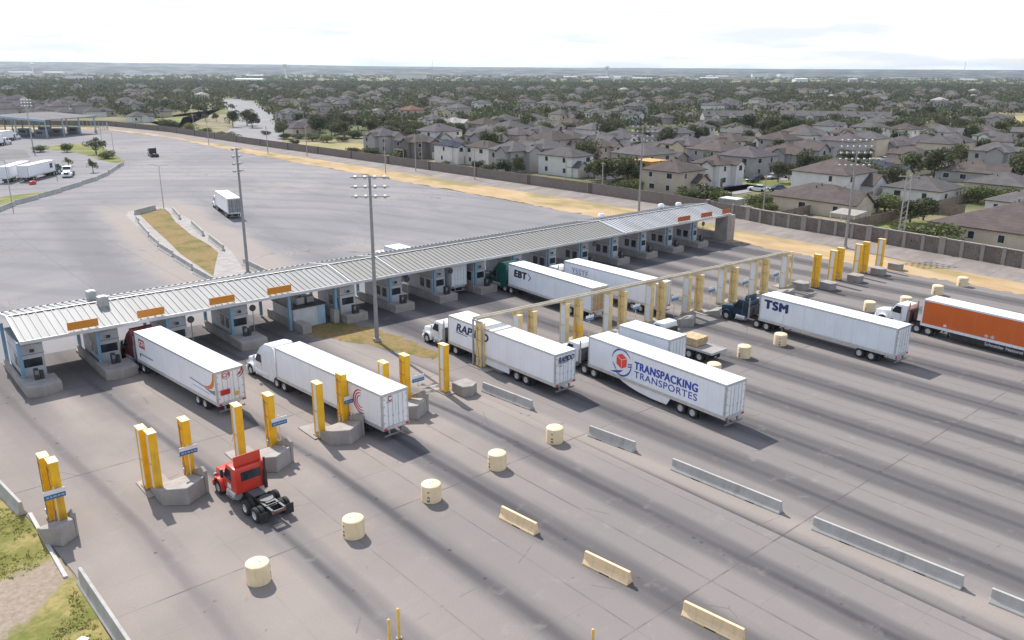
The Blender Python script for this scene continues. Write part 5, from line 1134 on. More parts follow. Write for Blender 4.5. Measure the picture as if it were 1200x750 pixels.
def house(t, wu, wv, st, wall, roof, typ, rs, detail=True):
    h = 2.6 * st + .2; W2, V2 = wu / 2, wv / 2; pitch = .42 if st == 2 else .36
    wb = MB().bb(-W2, W2, -V2, V2, 0, h); rb = MB(); hip(rb, -W2, W2, -V2, V2, h, pitch)
    wing = None
    if typ == 'g' or rs.random() < .5:
        ww = wu * rs.uniform(.36, .5); side = rs.choice((-1, 1)); x0 = -W2 + .4 if side < 0 else W2 - .4 - ww; dd = rs.uniform(1.4, 3.0); zf = h if typ == 'g' else max(2.9, h - 2.7)
        wb.bb(x0, x0 + ww, -V2 - dd, -V2 + .01, 0, zf - .01); gab(rb, x0, x0 + ww, -V2 - dd, -V2 + ww * .5, zf, .62, 'y', wall=wb); wing = (x0, x0 + ww, -V2 - dd, zf)
    if typ == 'g' and rs.random() < .8:
        dv = wv * rs.uniform(.32, .45); y0 = -V2 + rs.uniform(.5, wv - dv - .5); wb.bb(-W2 - 1.0, -W2 + .01, y0, y0 + dv, 0, h - .02); gab(rb, -W2 - 1.0, -W2 + dv * .5, y0, y0 + dv, h - .01, .62, 'x', wall=wb)
    if st == 2 and rs.random() < .55:      # lower lean-to or porch roof on the near side
        y0 = -V2 + rs.uniform(0, wv * .4); rb.prism([(-W2 - 2.2, 2.75), (-W2 - .003, 3.4), (-W2 - .003, 3.2), (-W2 - 2.2, 2.6)], y0, y0 + wv * .5, 'y'); pb = MB()
        for yy in (y0 + .2, y0 + wv * .5 - .2): pb.bb(-W2 - 2.1, -W2 - 1.95, yy - .08, yy + .08, 0, 2.62)
        pb.build('porch_posts', TRIM, t)
    wo = wb.build('walls', WM[wall], t)
    ro = rb.build('roof', RM[roof], t)
    vv = MB()
    for _ in range(3): x, y = rs.uniform(-W2 * .6, W2 * .6), rs.uniform(-V2 * .5, V2 * .5); z = h + .2 + (min(W2 - abs(x), V2 - abs(y)) + .45) * pitch; vv.cyl((x, y, z - .3), (x, y, z + .45), .11, n=6)
    vv.build('vent_pipes', M['kiosk'], ro)
    if not detail: return
    def win(x, y, z, w, hh, face):
        if face == 'u': f = MB().bb(x - .05, x - .002, y - w / 2 - .1, y + w / 2 + .1, z - .1, z + hh + .1).build('window', TRIM, t); MB().bb(x - .07, x - .052, y - w / 2, y + w / 2, z, z + hh).build('pane', M['glass'], f)
        else: f = MB().bb(x - w / 2 - .1, x + w / 2 + .1, y - .05, y - .002, z - .1, z + hh + .1).build('window', TRIM, t); MB().bb(x - w / 2, x + w / 2, y - .07, y - .052, z, z + hh).build('pane', M['glass'], f)
    for s in range(st):
        z = 1.0 + s * 2.85; n = max(1, int(wv / 5))
        for i in range(n):
            if rs.random() < .8: win(-W2 - (1.0 if False else 0), -V2 + (i + .5) * wv / n + rs.uniform(-.6, .6), z, rs.choice((.8, 1.0, 1.5)), 1.25, 'u')
        n = max(1, int(wu / 4.5))
        for i in range(n):
            x = -W2 + (i + .5) * wu / n
            if wing and wing[0] - .6 < x < wing[1] + .6: continue
            win(x, -V2, z, rs.choice((.9, 1.2, 1.6)), 1.25, 'v')
    if wing:
        xm = (wing[0] + wing[1]) / 2
        if wing[3] > 4.3: win(xm, wing[2], 3.9, 1.3, 1.3, 'v')
        MB().bb(xm - 1.2, xm + 1.2, wing[2] - .05, wing[2] - .003, .05, 2.2).build('garage_door', GAR, t)
    x = W2 - 1.2 if not wing or wing[0] < 0 else -W2 + 1.2
    MB().bb(x - .5, x + .5, -V2 - .06, -V2 - .004, .05, 2.15).build('door', DOORM, t)
HS = [(162,196,12,15,1,"W",0,"h"),(147,154,9,12,2,"D",0,"g"),(155,143,9,9,1,"G",3,"g"),(147,134,6,9,2,"W",3,"g"),(152,122,8,11,2,"W",0,"h"),(183,190,14,12,2,"W",2,"h"),(196,174,14,12,2,"C",1,"g"),(225,213,12,12,2,"B",0,"h"),(220,229,10,10,2,"W",5,"g"),(170,124,10,12,2,"C",0,"g"),(154,88,9,13,2,"W",1,"h"),(191,133,13,13,2,"P",0,"h"),(217,186,14,14,2,"B",1,"h"),(238,187,12,12,2,"B",1,"g"),(232,168,11,11,1,"W",1,"g"),(204,121,11,11,2,"G",1,"g"),(184,103,9,9,2,"P",0,"g"),(161,74,13,10,1,"W",2,"h"),(219,125,12,12,2,"W",1,"g"),(150,46,11,11,2,"B",0,"h"),(170,48,9,9,2,"W",0,"g"),(176,78,13,13,2,"B",1,"h"),(212,90,12,12,2,"Y",2,"g"),(205,72,15,13,2,"G",0,"h"),(284,139,10,10,2,"W",1,"h"),(236,90,12,12,2,"W",0,"g"),(195,55,12,12,2,"G",2,"h"),(295,128,9,9,2,"W",0,"g"),(250,126,12,12,2,"G",1,"h"),(298,98,12,12,2,"Y",0,"h"),(255,82,12,12,2,"G",0,"h"),(213,54,12,11,2,"G",0,"g"),(232,58,14,11,2,"G",0,"g"),(178,19,15,14,2,"W",0,"h"),(153,8,14,19,1,"C",0,"h"),(186,1,13,13,1,"W",1,"h"),(303,82,8,12,2,"W",0,"g"),(346,94,12,12,2,"W",1,"h"),(212,24,12,14,1,"Y",3,"h"),(236,28,12,12,1,"Y",0,"h"),(232,7,14,15,1,"G",0,"h"),(275,22,16,16,1,"P",0,"h"),(342,62,11,12,2,"W",1,"g"),(366,56,11,11,2,"W",2,"h"),(334,40,10,10,2,"W",1,"g"),(347,79,11,11,2,"W",0,"h"),(362,73,10,10,2,"C",0,"g"),(311,27,10,10,2,"W",1,"h"),(275,346,11,11,2,"P",4,"h"),(273,382,10,10,1,"W",5,"h"),(325,443,10,12,1,"B",2,"h"),(298,352,10,10,1,"G",1,"h"),(323,372,11,11,1,"W",4,"g"),(301,285,10,10,1,"B",4,"h"),(274,512,14,10,2,"B",0,"g"),(281,477,22,10,1,"W",1,"g"),(248,368,14,12,1,"G",0,"h"),(316,519,12,12,2,"W",1,"g"),(465,379,14,10,1,"B",4,"g"),(349,292,12,10,1,"W",1,"g"),
      (150,-31,22,20,1,"C",0,"h"),(182,-24,13,15,1,"W",1,"h"),(255,0,14,14,1,"G",0,"h"),(210,-8,14,13,1,"C",1,"h")]
def campx(u, v, z=0):
    d = Vector((u, v, z)) - CAM; h = R(49.2); f = Vector((math.cos(h), math.sin(h), 0)); r = Vector((math.sin(h), -math.cos(h), 0)); dd = d.dot(f); return d.dot(r) / dd, dd
rows = [(campx(q[0], q[1])[0], i) for i, q in enumerate(HS)]; cls = {}
for x, i in sorted(rows):
    q = HS[i]; base = '%s-storey %s house with %s %s roof' % ('two' if q[4] == 2 else 'one', WALLS[q[5]][0], ROOFS[q[6]][0], 'hipped' if q[7] == 'h' else 'gabled'); cls.setdefault(base, []).append(i)
HL = {}
for base, ids in cls.items():
    for n, i in enumerate(ids): HL[i] = base + (' beyond the wall' if len(ids) == 1 else ', %s from the left of %d alike' % (ORD[n + 1], len(ids)))
for i, q in enumerate(HS):
    rs = random.Random(100 + i); t = thing('house', HL[i], 'house', (q[0], q[1], -.03), R(rs.uniform(-3, 3)), 'houses beyond the perimeter wall'); house(t, *q[2:8], rs, detail=math.hypot(q[0] + 12, q[1] + 81) < 400)
# unfinished house, bare boards
t = thing('unfinished_house', 'unfinished house clad in bare orange boards between the grey roofs', 'house', (160, 62, 0)); b = MB().bb(-3.4, 3.4, -3.2, 3.2, 0, 5.6).build('walls', M['osb'], t)
mb = MB(); mb.bb(-3.46, -3.403, -1.0, .2, 3.4, 4.7); mb.bb(-1, .3, -3.26, -3.203, 3.3, 4.6); mb.build('window_openings', M['kiosk'], t); MB().bb(-3.6, 3.6, -3.4, 3.4, 5.603, 5.75).build('roof_deck', M['osb'], t)
# terrace rows
for (a, b_, l) in (((363, 196), (384, 178), 'left one of two'), ((401, 172), (432, 126), 'right one of two')):
    A, B = Vector(a), Vector(b_); L = (B - A).length; ang = math.atan2(B.y - A.y, B.x - A.x); t = thing('terrace_row', 'long grey terrace with small white gables in the middle distance, ' + l, 'terrace', ((A.x + B.x) / 2, (A.y + B.y) / 2, 0), ang)
    wb = MB().bb(-L / 2, L / 2, -5, 5, 0, 5.6); rb = MB(); gab(rb, -L / 2, L / 2, -5, 5, 5.6, .5, 'x', wall=wb); x = -L / 2 + 4
    gb = MB()
    while x < L / 2 - 3: gab(rb, x, x + 4, -5.8, 0, 5.6, .7, 'y', wall=gb); gb.bb(x, x + 4, -5.8, -5.001, 0, 5.6); x += 9
    gb.build('gable_fronts', WM['W'], t); wb.build('walls', WM['G'], t); rb.build('roof', RM[1], t); wn = MB(); x = -L / 2 + 6
    while x < L / 2 - 2: wn.bb(x - .6, x + .6, -5.86, -5.81, 3.4, 4.8); x += 9
    wn.build('windows', M['glass'], t)
# back-garden fences
for i, (pts, l) in enumerate((([(132, 6), (176, 8)], 'behind the large cream one-storey house'), ([(131, -8), (165, -8), (172, -14)], 'right of the twin power pole'), ([(166, -16), (166, 8)], 'ahead of the lower right white house'), ([(172, -8), (226, -6)], 'across the right-hand gardens'), ([(134, 60), (150, 62)], 'beside the beige two-storey house'))):
    t = thing('garden_fence', 'brown wooden garden fence ' + l, 'fence', (0, 0, 0), 0, 'garden fences'); mb = MB()
    for a, b_ in zip(pts[:-1], pts[1:]): A, B = Vector(a), Vector(b_); m_ = (A + B) / 2; mb.box(m_.x, m_.y, .95, (B - A).length, .06, 1.9, math.atan2(B.y - A.y, B.x - A.x))
    mb.build('boards', pm('fence_wood', (.22, .17, .135), .9, .2, 1.2), t); mb = MB()
    for p_, _t in along(pts, 2.4): mb.box(p_.x, p_.y, 1.0, .12, .12, 2.02)
    mb.build('posts', pm('fence_wood', (.22, .17, .135), .9, .2, 1.2), t)
t = thing('patio_cover', 'pale patio roof on posts behind the large cream house', 'patio cover', (139.5, -5.0, 0)); MB().prism([(-2.4, 2.3), (2.4, 2.7), (2.4, 2.8), (-2.4, 2.4)], -2.6, 2.6, 'y').build('roof', pm('patio_roof', (.30, .27, .25), .8, .1, 1), t); mb = MB()
for x in (-2.2, 2.2):
    for y in (-2.4, 2.4): mb.bb(x - .08, x + .08, y - .08, y + .08, 0, 2.32)
mb.build('posts', TRIM, t)
t = thing('blue_awning', 'small bright blue sunshade in a garden at the right', 'awning', (236, -14, 0)); MB().prism([(-1.8, 2.3), (0, 3.0), (1.8, 2.3)], -1.6, 1.6, 'y').build('cover', pm('awning_blue', (.02, .30, .62), .6, .05, 1), t); mb = MB()
for x in (-1.6, 1.6):
    for y in (-1.4, 1.4): mb.bb(x - .05, x + .05, y - .05, y + .05, 0, 2.29)
mb.build('posts', M['steel'], t)
t = thing('storage_container', 'large pale storage box beyond the wall at the canopy end', 'container', (133.5, 17.5, 0), R(4)); MB().bb(-1.6, 1.6, -2.2, 2.2, 0, 3.2).build('shell', M['conc'], t, bevel=.05); MB().bb(-1.4, 1.4, -2.0, 2.0, 3.203, 3.26).build('lid', M['swhite'], t)

# parked cars in the streets beyond the wall
def car(t, paint, pick=False):
    P = pm('car_' + paint[0], paint[1], .3, .04, 1, spec=.6); mb = MB(); L = 2.3 if not pick else 2.75
    pr = [(-L, .35), (L, .35), (L, .75), (L - .15, .88), (L - 1.25, .98), (-L + .1, .98), (-L, .8)]
    mb.prism(pr, -.88, .88); b = mb.build('body', P, t, bevel=.06, seg=2, smooth=True)
    c0 = -L + .5 if not pick else -.5; c = MB(); c.add([(-.82, c0, .985), (.82, c0, .985), (.82, L - 1.3, .985), (-.82, L - 1.3, .985), (-.64, c0 + .45, 1.5), (.64, c0 + .45, 1.5), (.64, L - 2.0, 1.5), (-.64, L - 2.0, 1.5)], [(0, 1, 2, 3), (4, 5, 6, 7), (0, 1, 5, 4), (1, 2, 6, 5), (2, 3, 7, 6), (3, 0, 4, 7)]); c.build('windows', M['glass'], b, bevel=.03)
    MB().add([(-.63, c0 + .47, 1.503), (.63, c0 + .47, 1.503), (.63, L - 2.02, 1.503), (-.63, L - 2.02, 1.503), (-.6, c0 + .5, 1.54), (.6, c0 + .5, 1.54), (.6, L - 2.05, 1.54), (-.6, L - 2.05, 1.54)], [(0, 1, 2, 3), (4, 5, 6, 7), (0, 1, 5, 4), (1, 2, 6, 5), (2, 3, 7, 6), (3, 0, 4, 7)]).build('roof_panel', P, b)
    for y in (-L + .8, L - .85):
        for s in (-1, 1): MB().cyl((s * .68, y, .33), (s * .9, y, .33), .33, n=14).build('wheel', M['rubber'], t)
CARS = [(181, 43.5, 'black', (.02, .02, .025), 0, 95, 'black car at the kerb by the white gabled house'), (186, 45.5, 'black', (.03, .03, .035), 0, 92, 'dark car parked second in the row by the kerb'), (191, 44, 'silver', (.5, .52, .55), 0, 90, 'silver car third in the row by the kerb'), (197, 41, 'white', (.7, .72, .74), 1, 20, 'white pickup before the two-storey grey house'), (171, 30, 'dark blue', (.04, .05, .12), 0, 60, 'dark blue car by the driveway near the wall'), (167, 33, 'white', (.7, .7, .7), 0, 15, 'white car by the driveway near the wall'),
        (262, 46, 'white', (.72, .72, .72), 1, 5, 'white pickup on the far street at the right'), (272, 47.5, 'indigo', (.06, .05, .25), 0, 5, 'indigo car on the far street at the right'), (281, 46, 'white', (.72, .72, .72), 0, 5, 'white car next to the yellow-green lawn at the right'), (290, 48, 'silver', (.5, .5, .52), 0, 5, 'silver car farther along the right-hand street'), (256, 41, 'black', (.02, .02, .02), 0, 5, 'black car on the far street at the right'), (208, 38, 'white', (.7, .7, .7), 0, 0, 'white car beside trees before the grey gabled house')]
for (u, v, n, c, pk, a_, l) in CARS: t = thing('parked_car', l, 'car', (u, v, .02), R(a_), 'cars parked beyond the wall'); car(t, (n.replace(' ', '_') + str(len(_mc)) if False else n.replace(' ', '_'), c), pk)

# ------------------------------------------------------------------ trees
def crown_pts(rs, n, kind):
    blobs = []
    if kind == 'b': blobs = [((rs.uniform(-.34, .34), rs.uniform(-.34, .34), rs.uniform(.28, .62)), rs.uniform(.2, .34)) for _ in range(11)]
    elif kind == 'o': blobs = [((rs.uniform(-.36, .36), rs.uniform(-.36, .36), rs.uniform(.35, .85)), rs.uniform(.12, .2)) for _ in range(16)]
    else: blobs = [((rs.uniform(-.30, .30), rs.uniform(-.30, .30), rs.uniform(.42, .84)), rs.uniform(.15, .27)) for _ in range(14)]
    C = np.array([b[0] for b in blobs]); S = np.array([b[1] for b in blobs]); k = rs.randint(0, len(blobs), n)
    d = rs.normal(size=(n, 3)); d /= np.linalg.norm(d, axis=1)[:, None]; r = rs.uniform(.45, 1.06, n) ** .6
    P = C[k] + d * (S[k] * r)[:, None] * np.array([1, 1, .85]); return P, d
def leaf_quads(P, d, rs, size):
    n = len(P); a = rs.normal(size=(n, 3)); a = a + d * .6; a /= np.linalg.norm(a, axis=1)[:, None]; h = rs.normal(size=(n, 3)); b = np.cross(a, h); b /= np.linalg.norm(b, axis=1)[:, None]; c = np.cross(a, b)
    s = (size * rs.uniform(.6, 1.3, n))[:, None]; V = np.stack([P - b * s - c * s * .5, P + b * s - c * s * .6, P + b * s * .7 + c * s * .6, P - b * s * .8 + c * s * .5], 1); return V.reshape(-1, 3), np.arange(n * 4).reshape(n, 4)
TP = {}
def tree_proto(kind, seed, n, mats):
    rs = np.random.RandomState(seed); P, d = crown_pts(rs, n, kind); V, F = leaf_quads(P, d, rs, .034 if kind != 'o' else .026)
    t = thing('tree' if kind != 'b' else 'bush', '', 'tree' if kind != 'b' else 'bush'); fast_mesh('crown', V, F, mats, rs.randint(0, len(mats), len(F)) if len(mats) > 1 else None, t)
    mb = MB(); r2 = random.Random(seed); z0 = .45 if kind != 'b' else .25; mb.cyl((0, 0, 0), (.01, .01, z0), .035, .022, 8)
    for _ in range(5): a_ = r2.uniform(0, 6.28); q = r2.uniform(.12, .26); mb.cyl((.01, .01, z0 * r2.uniform(.6, 1)), (q * math.cos(a_), q * math.sin(a_), z0 + r2.uniform(.12, .3)), .016, .006, 6)
    mb.build('trunk', M['bark'], t); return t
PB = [tree_proto('b', 1, 1500, [M['leaf2'], M['leaf']]), tree_proto('b', 2, 1500, [M['leaf']]), tree_proto('b', 6, 1500, [M['leaf2']])]; PT = [tree_proto('t', 3, 1700, [M['leaf']]), tree_proto('t', 4, 1700, [M['leaf'], M['leaf'], M['leaf2']]), tree_proto('t', 5, 1500, [M['leaf']]), tree_proto('t', 8, 1500, [M['leafo'], M['leaf']])]; PO = [tree_proto('o', 7, 1300, [M['leafo'], M['leaf2']])]
for q in PB + PT + PO: index_kids(q)
TREES = [(139,168,7,4,"b"),(137,178,5,3,"b"),(140,153,6,4,"b"),(139,97,5,5,"t"),(139,92,4,6,"t"),(138,103,5,4,"b"),(137,48,6,5,"b"),(138,55,5,3,"b"),(136,32,6,5,"b"),(139,28,7,6,"b"),(138,23,5,5,"b"),(140,15,5,5,"b"),(131,-24,9,6,"b"),(132,-20,6,4,"b"),(129,-29,6,4,"b"),(151,-12,6,5,"t"),(157,-12,5,5,"t"),(140,-15,4,3,"b"),(190,-10,6,5,"b"),(196,-13,6,5,"b"),(235,46,5,6,"t"),(231,42,5,6,"t"),(241,43,5,6,"t"),(206,40,5,6,"t"),(193,40,4,5,"t"),(186,39,5,6,"t"),(211,40,5,6,"t"),(190,35,3,3,"b"),(128,340,9,7,"b"),(124,330,8,6,"b"),(127,309,7,6,"b"),(165,407,4,4,"t"),(170,403,4,4,"t"),(172,392,4,5,"t"),(170,345,8,9,"t"),(159,337,7,9,"t"),(165,327,7,8,"t"),(127,260,6,5,"b"),(128,290,5,5,"b"),(127,276,5,4,"b"),(129,300,5,4,"b"),(150,279,4,3,"b"),(147,252,6,3,"b"),(153,250,6,3,"b"),(151,236,7,4,"b"),(152,225,6,4,"b"),(159,225,5,3,"b"),(136,222,4,3,"b"),(66,231,7,6.5,"o"),(65,212,5,4,"b"),(60,245,4,4,"b"),(53,251,5,3,"b"),(193,233,5,4,"t"),(366,191,5,6,"t"),(349,171,4,5,"t"),(229,112,4,4,"b"),(278,132,5,7,"t"),(283,149,5,6,"t"),(135,10,4,4,"b"),(325,279,7,9,"t"),(301,267,6,8,"t"),(306,245,6,8,"t"),(313,239,6,8,"t"),(326,239,7,7,"t"),(323,223,7,8,"t"),(338,221,7,7,"t"),(264,267,7,8,"t"),(257,273,6,7,"t"),(270,246,7,8,"t"),(280,273,7,8,"t"),(196,308,7,7,"t"),(200,282,7,7,"t"),(183,311,8,8,"t"),(191,348,8,9,"t"),(217,285,6,7,"t"),(235,272,7,7,"t"),(472,140,7,8,"t"),(461,103,6,7,"t"),(535,148,7,9,"t"),(408,142,6,8,"t"),(441,163,5,7,"t"),(135,120,4,3,"b"),(141,112,4,4,"b"),(162,108,5,6,"t"),(146,60,4,3,"b"),(183,60,5,7,"t"),(200,100,5,7,"t"),(222,72,5,7,"t"),(243,75,5,7,"t"),(262,100,6,8,"t"),(275,112,6,8,"t"),(160,140,5,6,"t"),(172,160,5,6,"t"),(206,160,5,6,"t"),(205,205,6,7,"t"),(196,215,6,7,"t"),(184,215,6,7,"t"),(49.0,196,3,3.2,"o"),(50.6,175.5,3,4.5,"o")]
nk = 0; BIG = {12: 'largest pale green bush rising above the patterned wall at the right', 48: 'airy olive tree on the far curved grass verge', 0: 'wide green bush hugging the wall at the left end of the houses', 8: 'bright bush hugging the wall beside the beige two-storey house', 9: 'leafy bush hiding the porch of the beige two-storey house', 28: 'large bush at the wall beyond the far curve of the yard', 98: 'thin sapling in the far left lot, nearer the parked trailers', 99: 'thin sapling in a small planted bed of the far left lot'}
UR = random.Random(5); usedp = set()
def put_tree(u, v, w, h, k, lb, grp):
    pr = UR.choice(PB if k == 'b' else PO if k == 'o' else PT)
    if pr.name in usedp: o = copy_tree(pr)
    else: o = pr; usedp.add(pr.name)
    o.location = (u, v, -.03); o.rotation_euler = (0, 0, UR.uniform(0, 6.28)); o.scale = (w / .86, w / .86, h / .95)
    o['label'] = lb; o['category'] = 'bush' if k == 'b' else 'tree'; o['group'] = grp
cnt = {'b': 0, 't': 0}; tot = {q: sum(1 for i, z in enumerate(TREES) if i not in BIG and (z[4] == 'b') == (q == 'b')) for q in 'bt'}
for x_, i in sorted((campx(q[0], q[1])[0], i) for i, q in enumerate(TREES)):
    u, v, w, h, k = TREES[i]; kk = 'b' if k == 'b' else 't'
    if i in BIG: lb = BIG[i]
    else:
        cnt[kk] += 1; lb = ('low green bush by the wall and gardens, %s from the left of %d' if kk == 'b' else 'dark leafy tree among the nearer houses, %s from the left of %d') % (ORD[cnt[kk]], tot[kk])
    put_tree(u, v, w * .98, h * .9, k, lb, None if i in BIG else ('trees between the houses' if kk != 'b' else 'bushes between wall and houses'))

# ------------------------------------------------------------------ the suburb fading into the distance
NR = np.random.RandomState(11)
ROADP = [(130, 250), (150, 298), (172, 345), (200, 400), (225, 465), (255, 545), (280, 620), (310, 715)]
def blocked(u, v, m=0):
    if u < 131 + m and v < 330: return True
    if v > 250 and u < 112 + (v - 250) * .12 and v < 460: return True
    for a, b_ in zip(ROADP[:-1], ROADP[1:]):
        A, B, P = Vector(a), Vector(b_), Vector((u, v)); t = max(0, min(1, (P - A).dot(B - A) / (B - A).length_squared))
        if (A + (B - A) * t - P).length < 13 + m: return True
    if 128 < u < 165 and 183 < v < 250: return True
    if 258 < u < 322 and 158 < v < 204: return True
    if 128 < u < 222 and 315 < v < 485 and u > 128 + (v - 315) * .25 and u < 160 + (v - 315) * .38: return True
    if 478 < u < 655 and 40 < v < 133: return True
    return False
FWD = Vector((math.cos(R(49.2)), math.sin(R(49.2))))
cand = []
v = -140
while v < 1400:
    for side in (-11.5, 11.5):
        u = 136
        while u < 1500:
            uu, vv = u + NR.uniform(-2, 2), v + side + NR.uniform(-1.5, 1.5)
            x, dd = campx(uu, vv)
            if 215 < dd < 1250 and not (uu < 262 and vv < 70) and abs(x) < .68 and NR.rand() < (.96 if dd < 340 else .27) and not blocked(uu, vv, 6) and all((uu - q[0]) ** 2 + (vv - q[1]) ** 2 > 13.2 ** 2 for q in HS): cand.append((dd, uu, vv, x))
            u += 14.2
    v += 47
v = 330
while v < 1300:                                   # dense estate on the left, behind the shed
    for side in (-12, 12):
        u = -350
        while u < 136:
            uu, vv = u + NR.uniform(-2, 2), v + side + NR.uniform(-1.5, 1.5); x, dd = campx(uu, vv)
            if dd > 480 and abs(x) < .68 and not blocked(uu, vv, 6): cand.append((dd, uu, vv, x))
            u += 16
    v += 54
cand.sort(); near_h, far_h = cand[:228], cand[228:]
FP = []
for k in range(14):
    rs = random.Random(500 + k); w_ = rs.choice('WWCCBBGGPY'); r_ = rs.choice((0, 0, 1, 1, 2, 2, 0, 4 if k == 5 else 1)); st = rs.choice((1, 1, 2)) if k % 3 else 2
    wu, wv = rs.uniform(9.5, 11.6), rs.uniform(9.5, 11.6); W2, V2 = wu / 2, wv / 2; h = 2.8 * st + .3; wb = MB().bb(-W2, W2, -V2, V2, 0, h); rb = MB(); hip(rb, -W2, W2, -V2, V2, h, .45); x0 = -W2 + .4 if k % 2 else .2; ww = wu * .42
    wb.bb(x0, x0 + ww, -V2 - 2, -V2 + .01, 0, h - .02); gab(rb, x0, x0 + ww, -V2 - 2, -V2 + ww * .5, h - .01, .6, 'y', wall=wb); wb.bb(-W2 - 1.3, -W2 + .01, -V2 + 1, -V2 + 1 + wv * .4, 0, h - .02); gab(rb, -W2 - 1.3, -W2 + 2, -V2 + 1, -V2 + 1 + wv * .4, h - .01, .6, 'x', wall=wb)
    wm = MB()
    for s in range(st):
        for q in (-.3, .28): wm.bb(-W2 - .04, -W2 - .002, q * wv - .5, q * wv + .5, 1 + 2.85 * s, 2.3 + 2.85 * s); wm.bb(q * wu - .5, q * wu + .5, -V2 - .04, -V2 - .002, 1 + 2.85 * s, 2.3 + 2.85 * s)
    FP.append((wb.build('walls', WM[w_], None, link=False).data, rb.build('roof', RM[r_], None, link=False).data, wm.build('windows', M['glass'], None, link=False).data, WALLS[w_][0], ROOFS[r_][0], st, (wu, wv, w_, r_)))
for i, (dd, u, v, x) in enumerate(near_h):
    f = FP[NR.randint(0, 14)]; t = thing('house', 'far %s house with %s roof among the trees and other roofs' % (f[3], f[4]), 'house', (u, v, -.05), R(90 * NR.randint(0, 4) + NR.uniform(-4, 4)), 'far houses, %s with %s roof' % (f[3], f[4]))
    for nm, me in (('walls', f[0]), ('roof', f[1]), ('windows', f[2])): o = bpy.data.objects.new(nm, me); COL.objects.link(o); o.parent = t
rw = MB(); rr = [MB() for _ in range(4)]
for i, (dd, u, v, x) in enumerate(far_h):
    if NR.rand() < (.72 if u > 136 else .05): continue
    w, d_, h = NR.uniform(9, 13), NR.uniform(9, 13), 3.1 if NR.rand() < .5 else 5.9; rw.bb(u - w / 2, u + w / 2, v - d_ / 2, v + d_ / 2, 0, h, NR.randint(0, 4)); hip(rr[NR.choice([0, 1, 2, 3], p=[.4, .34, .2, .06])], u - w / 2, u + w / 2, v - d_ / 2, v + d_ / 2, h, .45)
o = rw.build('distant_house_walls', [WM['W'], WM['C'], WM['B'], WM['G']]); tag(o, 'pale walls of the most distant houses scattered among the trees', 'houses', None, 'stuff')
for k, q in zip((0, 1, 2, 5), rr):
    if q.v: o = q.build('distant_roofs', RM[k]); tag(o, 'most distant %s roofs showing between the trees' % ROOFS[k][0], 'roofs', None, 'stuff')

# trees through the suburb: nearest ones individually, the rest as one mass
pts = []
while len(pts) < 21000:
    a_ = NR.uniform(-.66, .66); dd = math.sqrt(NR.uniform(170 ** 2, 1900 ** 2)); u, v = CAM.x + FWD.x * dd + FWD.y * dd * a_, CAM.y + FWD.y * dd - FWD.x * dd * a_
    if blocked(u, v): continue
    dens = .22 if u < 140 else .28 if dd < 330 else 1.0
    dens *= .62 + .8 * (math.sin(u * .013 + 1) * math.sin(v * .011) * .5 + .5)
    if u < 140 and dd < 560: continue
    if NR.rand() > dens: continue
    if dd < 420 and any((u - q[0]) ** 2 + (v - q[1]) ** 2 < 81 for q in HS): continue
    pts.append((dd, u, v))
pts.sort(); hp = np.array([(q[1], q[2]) for q in cand]); keep = []
for dd, u, v in pts:
    d2 = ((hp - (u, v)) ** 2).sum(1).min()
    if d2 < (46 if u < 140 or dd < 340 else 16): continue
    keep.append((dd, u, v))
NI = 195
for dd, u, v in keep[:NI]:
    k = 't' if UR.random() < .75 else 'b'; w = UR.uniform(5, 8.5); put_tree(u, v, w, w * UR.uniform(.85, 1.15) if k == 't' else w * .65, k, 'leafy dark green tree among the far roofs' if k == 't' else 'low dark bush among the far roofs', 'far trees among the roofs' if k == 't' else 'far bushes among the roofs')
VS, FS, MI, o0 = [], [], [], 0
for dd, u, v in keep[NI:]:
    n = 70 if dd < 450 else 40 if dd < 800 else 24; w = NR.uniform(6, 10.5); h = w * NR.uniform(.55, 1.0)
    P, d = crown_pts(NR, n, 't'); P = P * np.array([w / .8, w / .8, h / .9]) + np.array([u, v, -h * .25]); V, F = leaf_quads(P, d, NR, w * (.068 if dd < 450 else .09 if dd < 800 else .115)); VS.append(V); FS.append(F + o0); o0 += len(V); MI.append(np.full(len(F), NR.choice([0, 1, 2, 3], p=[.55, .2, .1, .15])))
o = fast_mesh('distant_trees', np.concatenate(VS), np.concatenate(FS), [M['leaf'], M['leafo'], M['leaf2'], leaf_mat('leaves_grey', (.04, .045, .028), (.085, .09, .055))], np.concatenate(MI)); tag(o, 'dark green mass of distant trees filling the suburb to the plain', 'trees', None, 'stuff')
# scrub on the plain, out to the hills
VS, FS, o0 = [], [], 0
for _ in range(3600):
    a_ = NR.uniform(-.66, .66); dd = NR.uniform(1800 ** .5, 6500 ** .5) ** 2; u, v = CAM.x + FWD.x * dd + FWD.y * dd * a_, CAM.y + FWD.y * dd - FWD.x * dd * a_; w = NR.uniform(9, 26); h = NR.uniform(4, 8)
    P, d = crown_pts(NR, 14, 'b'); P = P * np.array([w, w, h]) + np.array([u, v, 0]); V, F = leaf_quads(P, d, NR, w * .16); V[:, 2] = np.abs(V[:, 2]); VS.append(V); FS.append(F + o0); o0 += len(V)
o = fast_mesh('distant_scrub', np.concatenate(VS), np.concatenate(FS), [leaf_mat('scrub_green', (.06, .075, .03), (.12, .13, .055))]); tag(o, 'grey-green scrub covering the plain out to the hills', 'scrub', None, 'stuff')
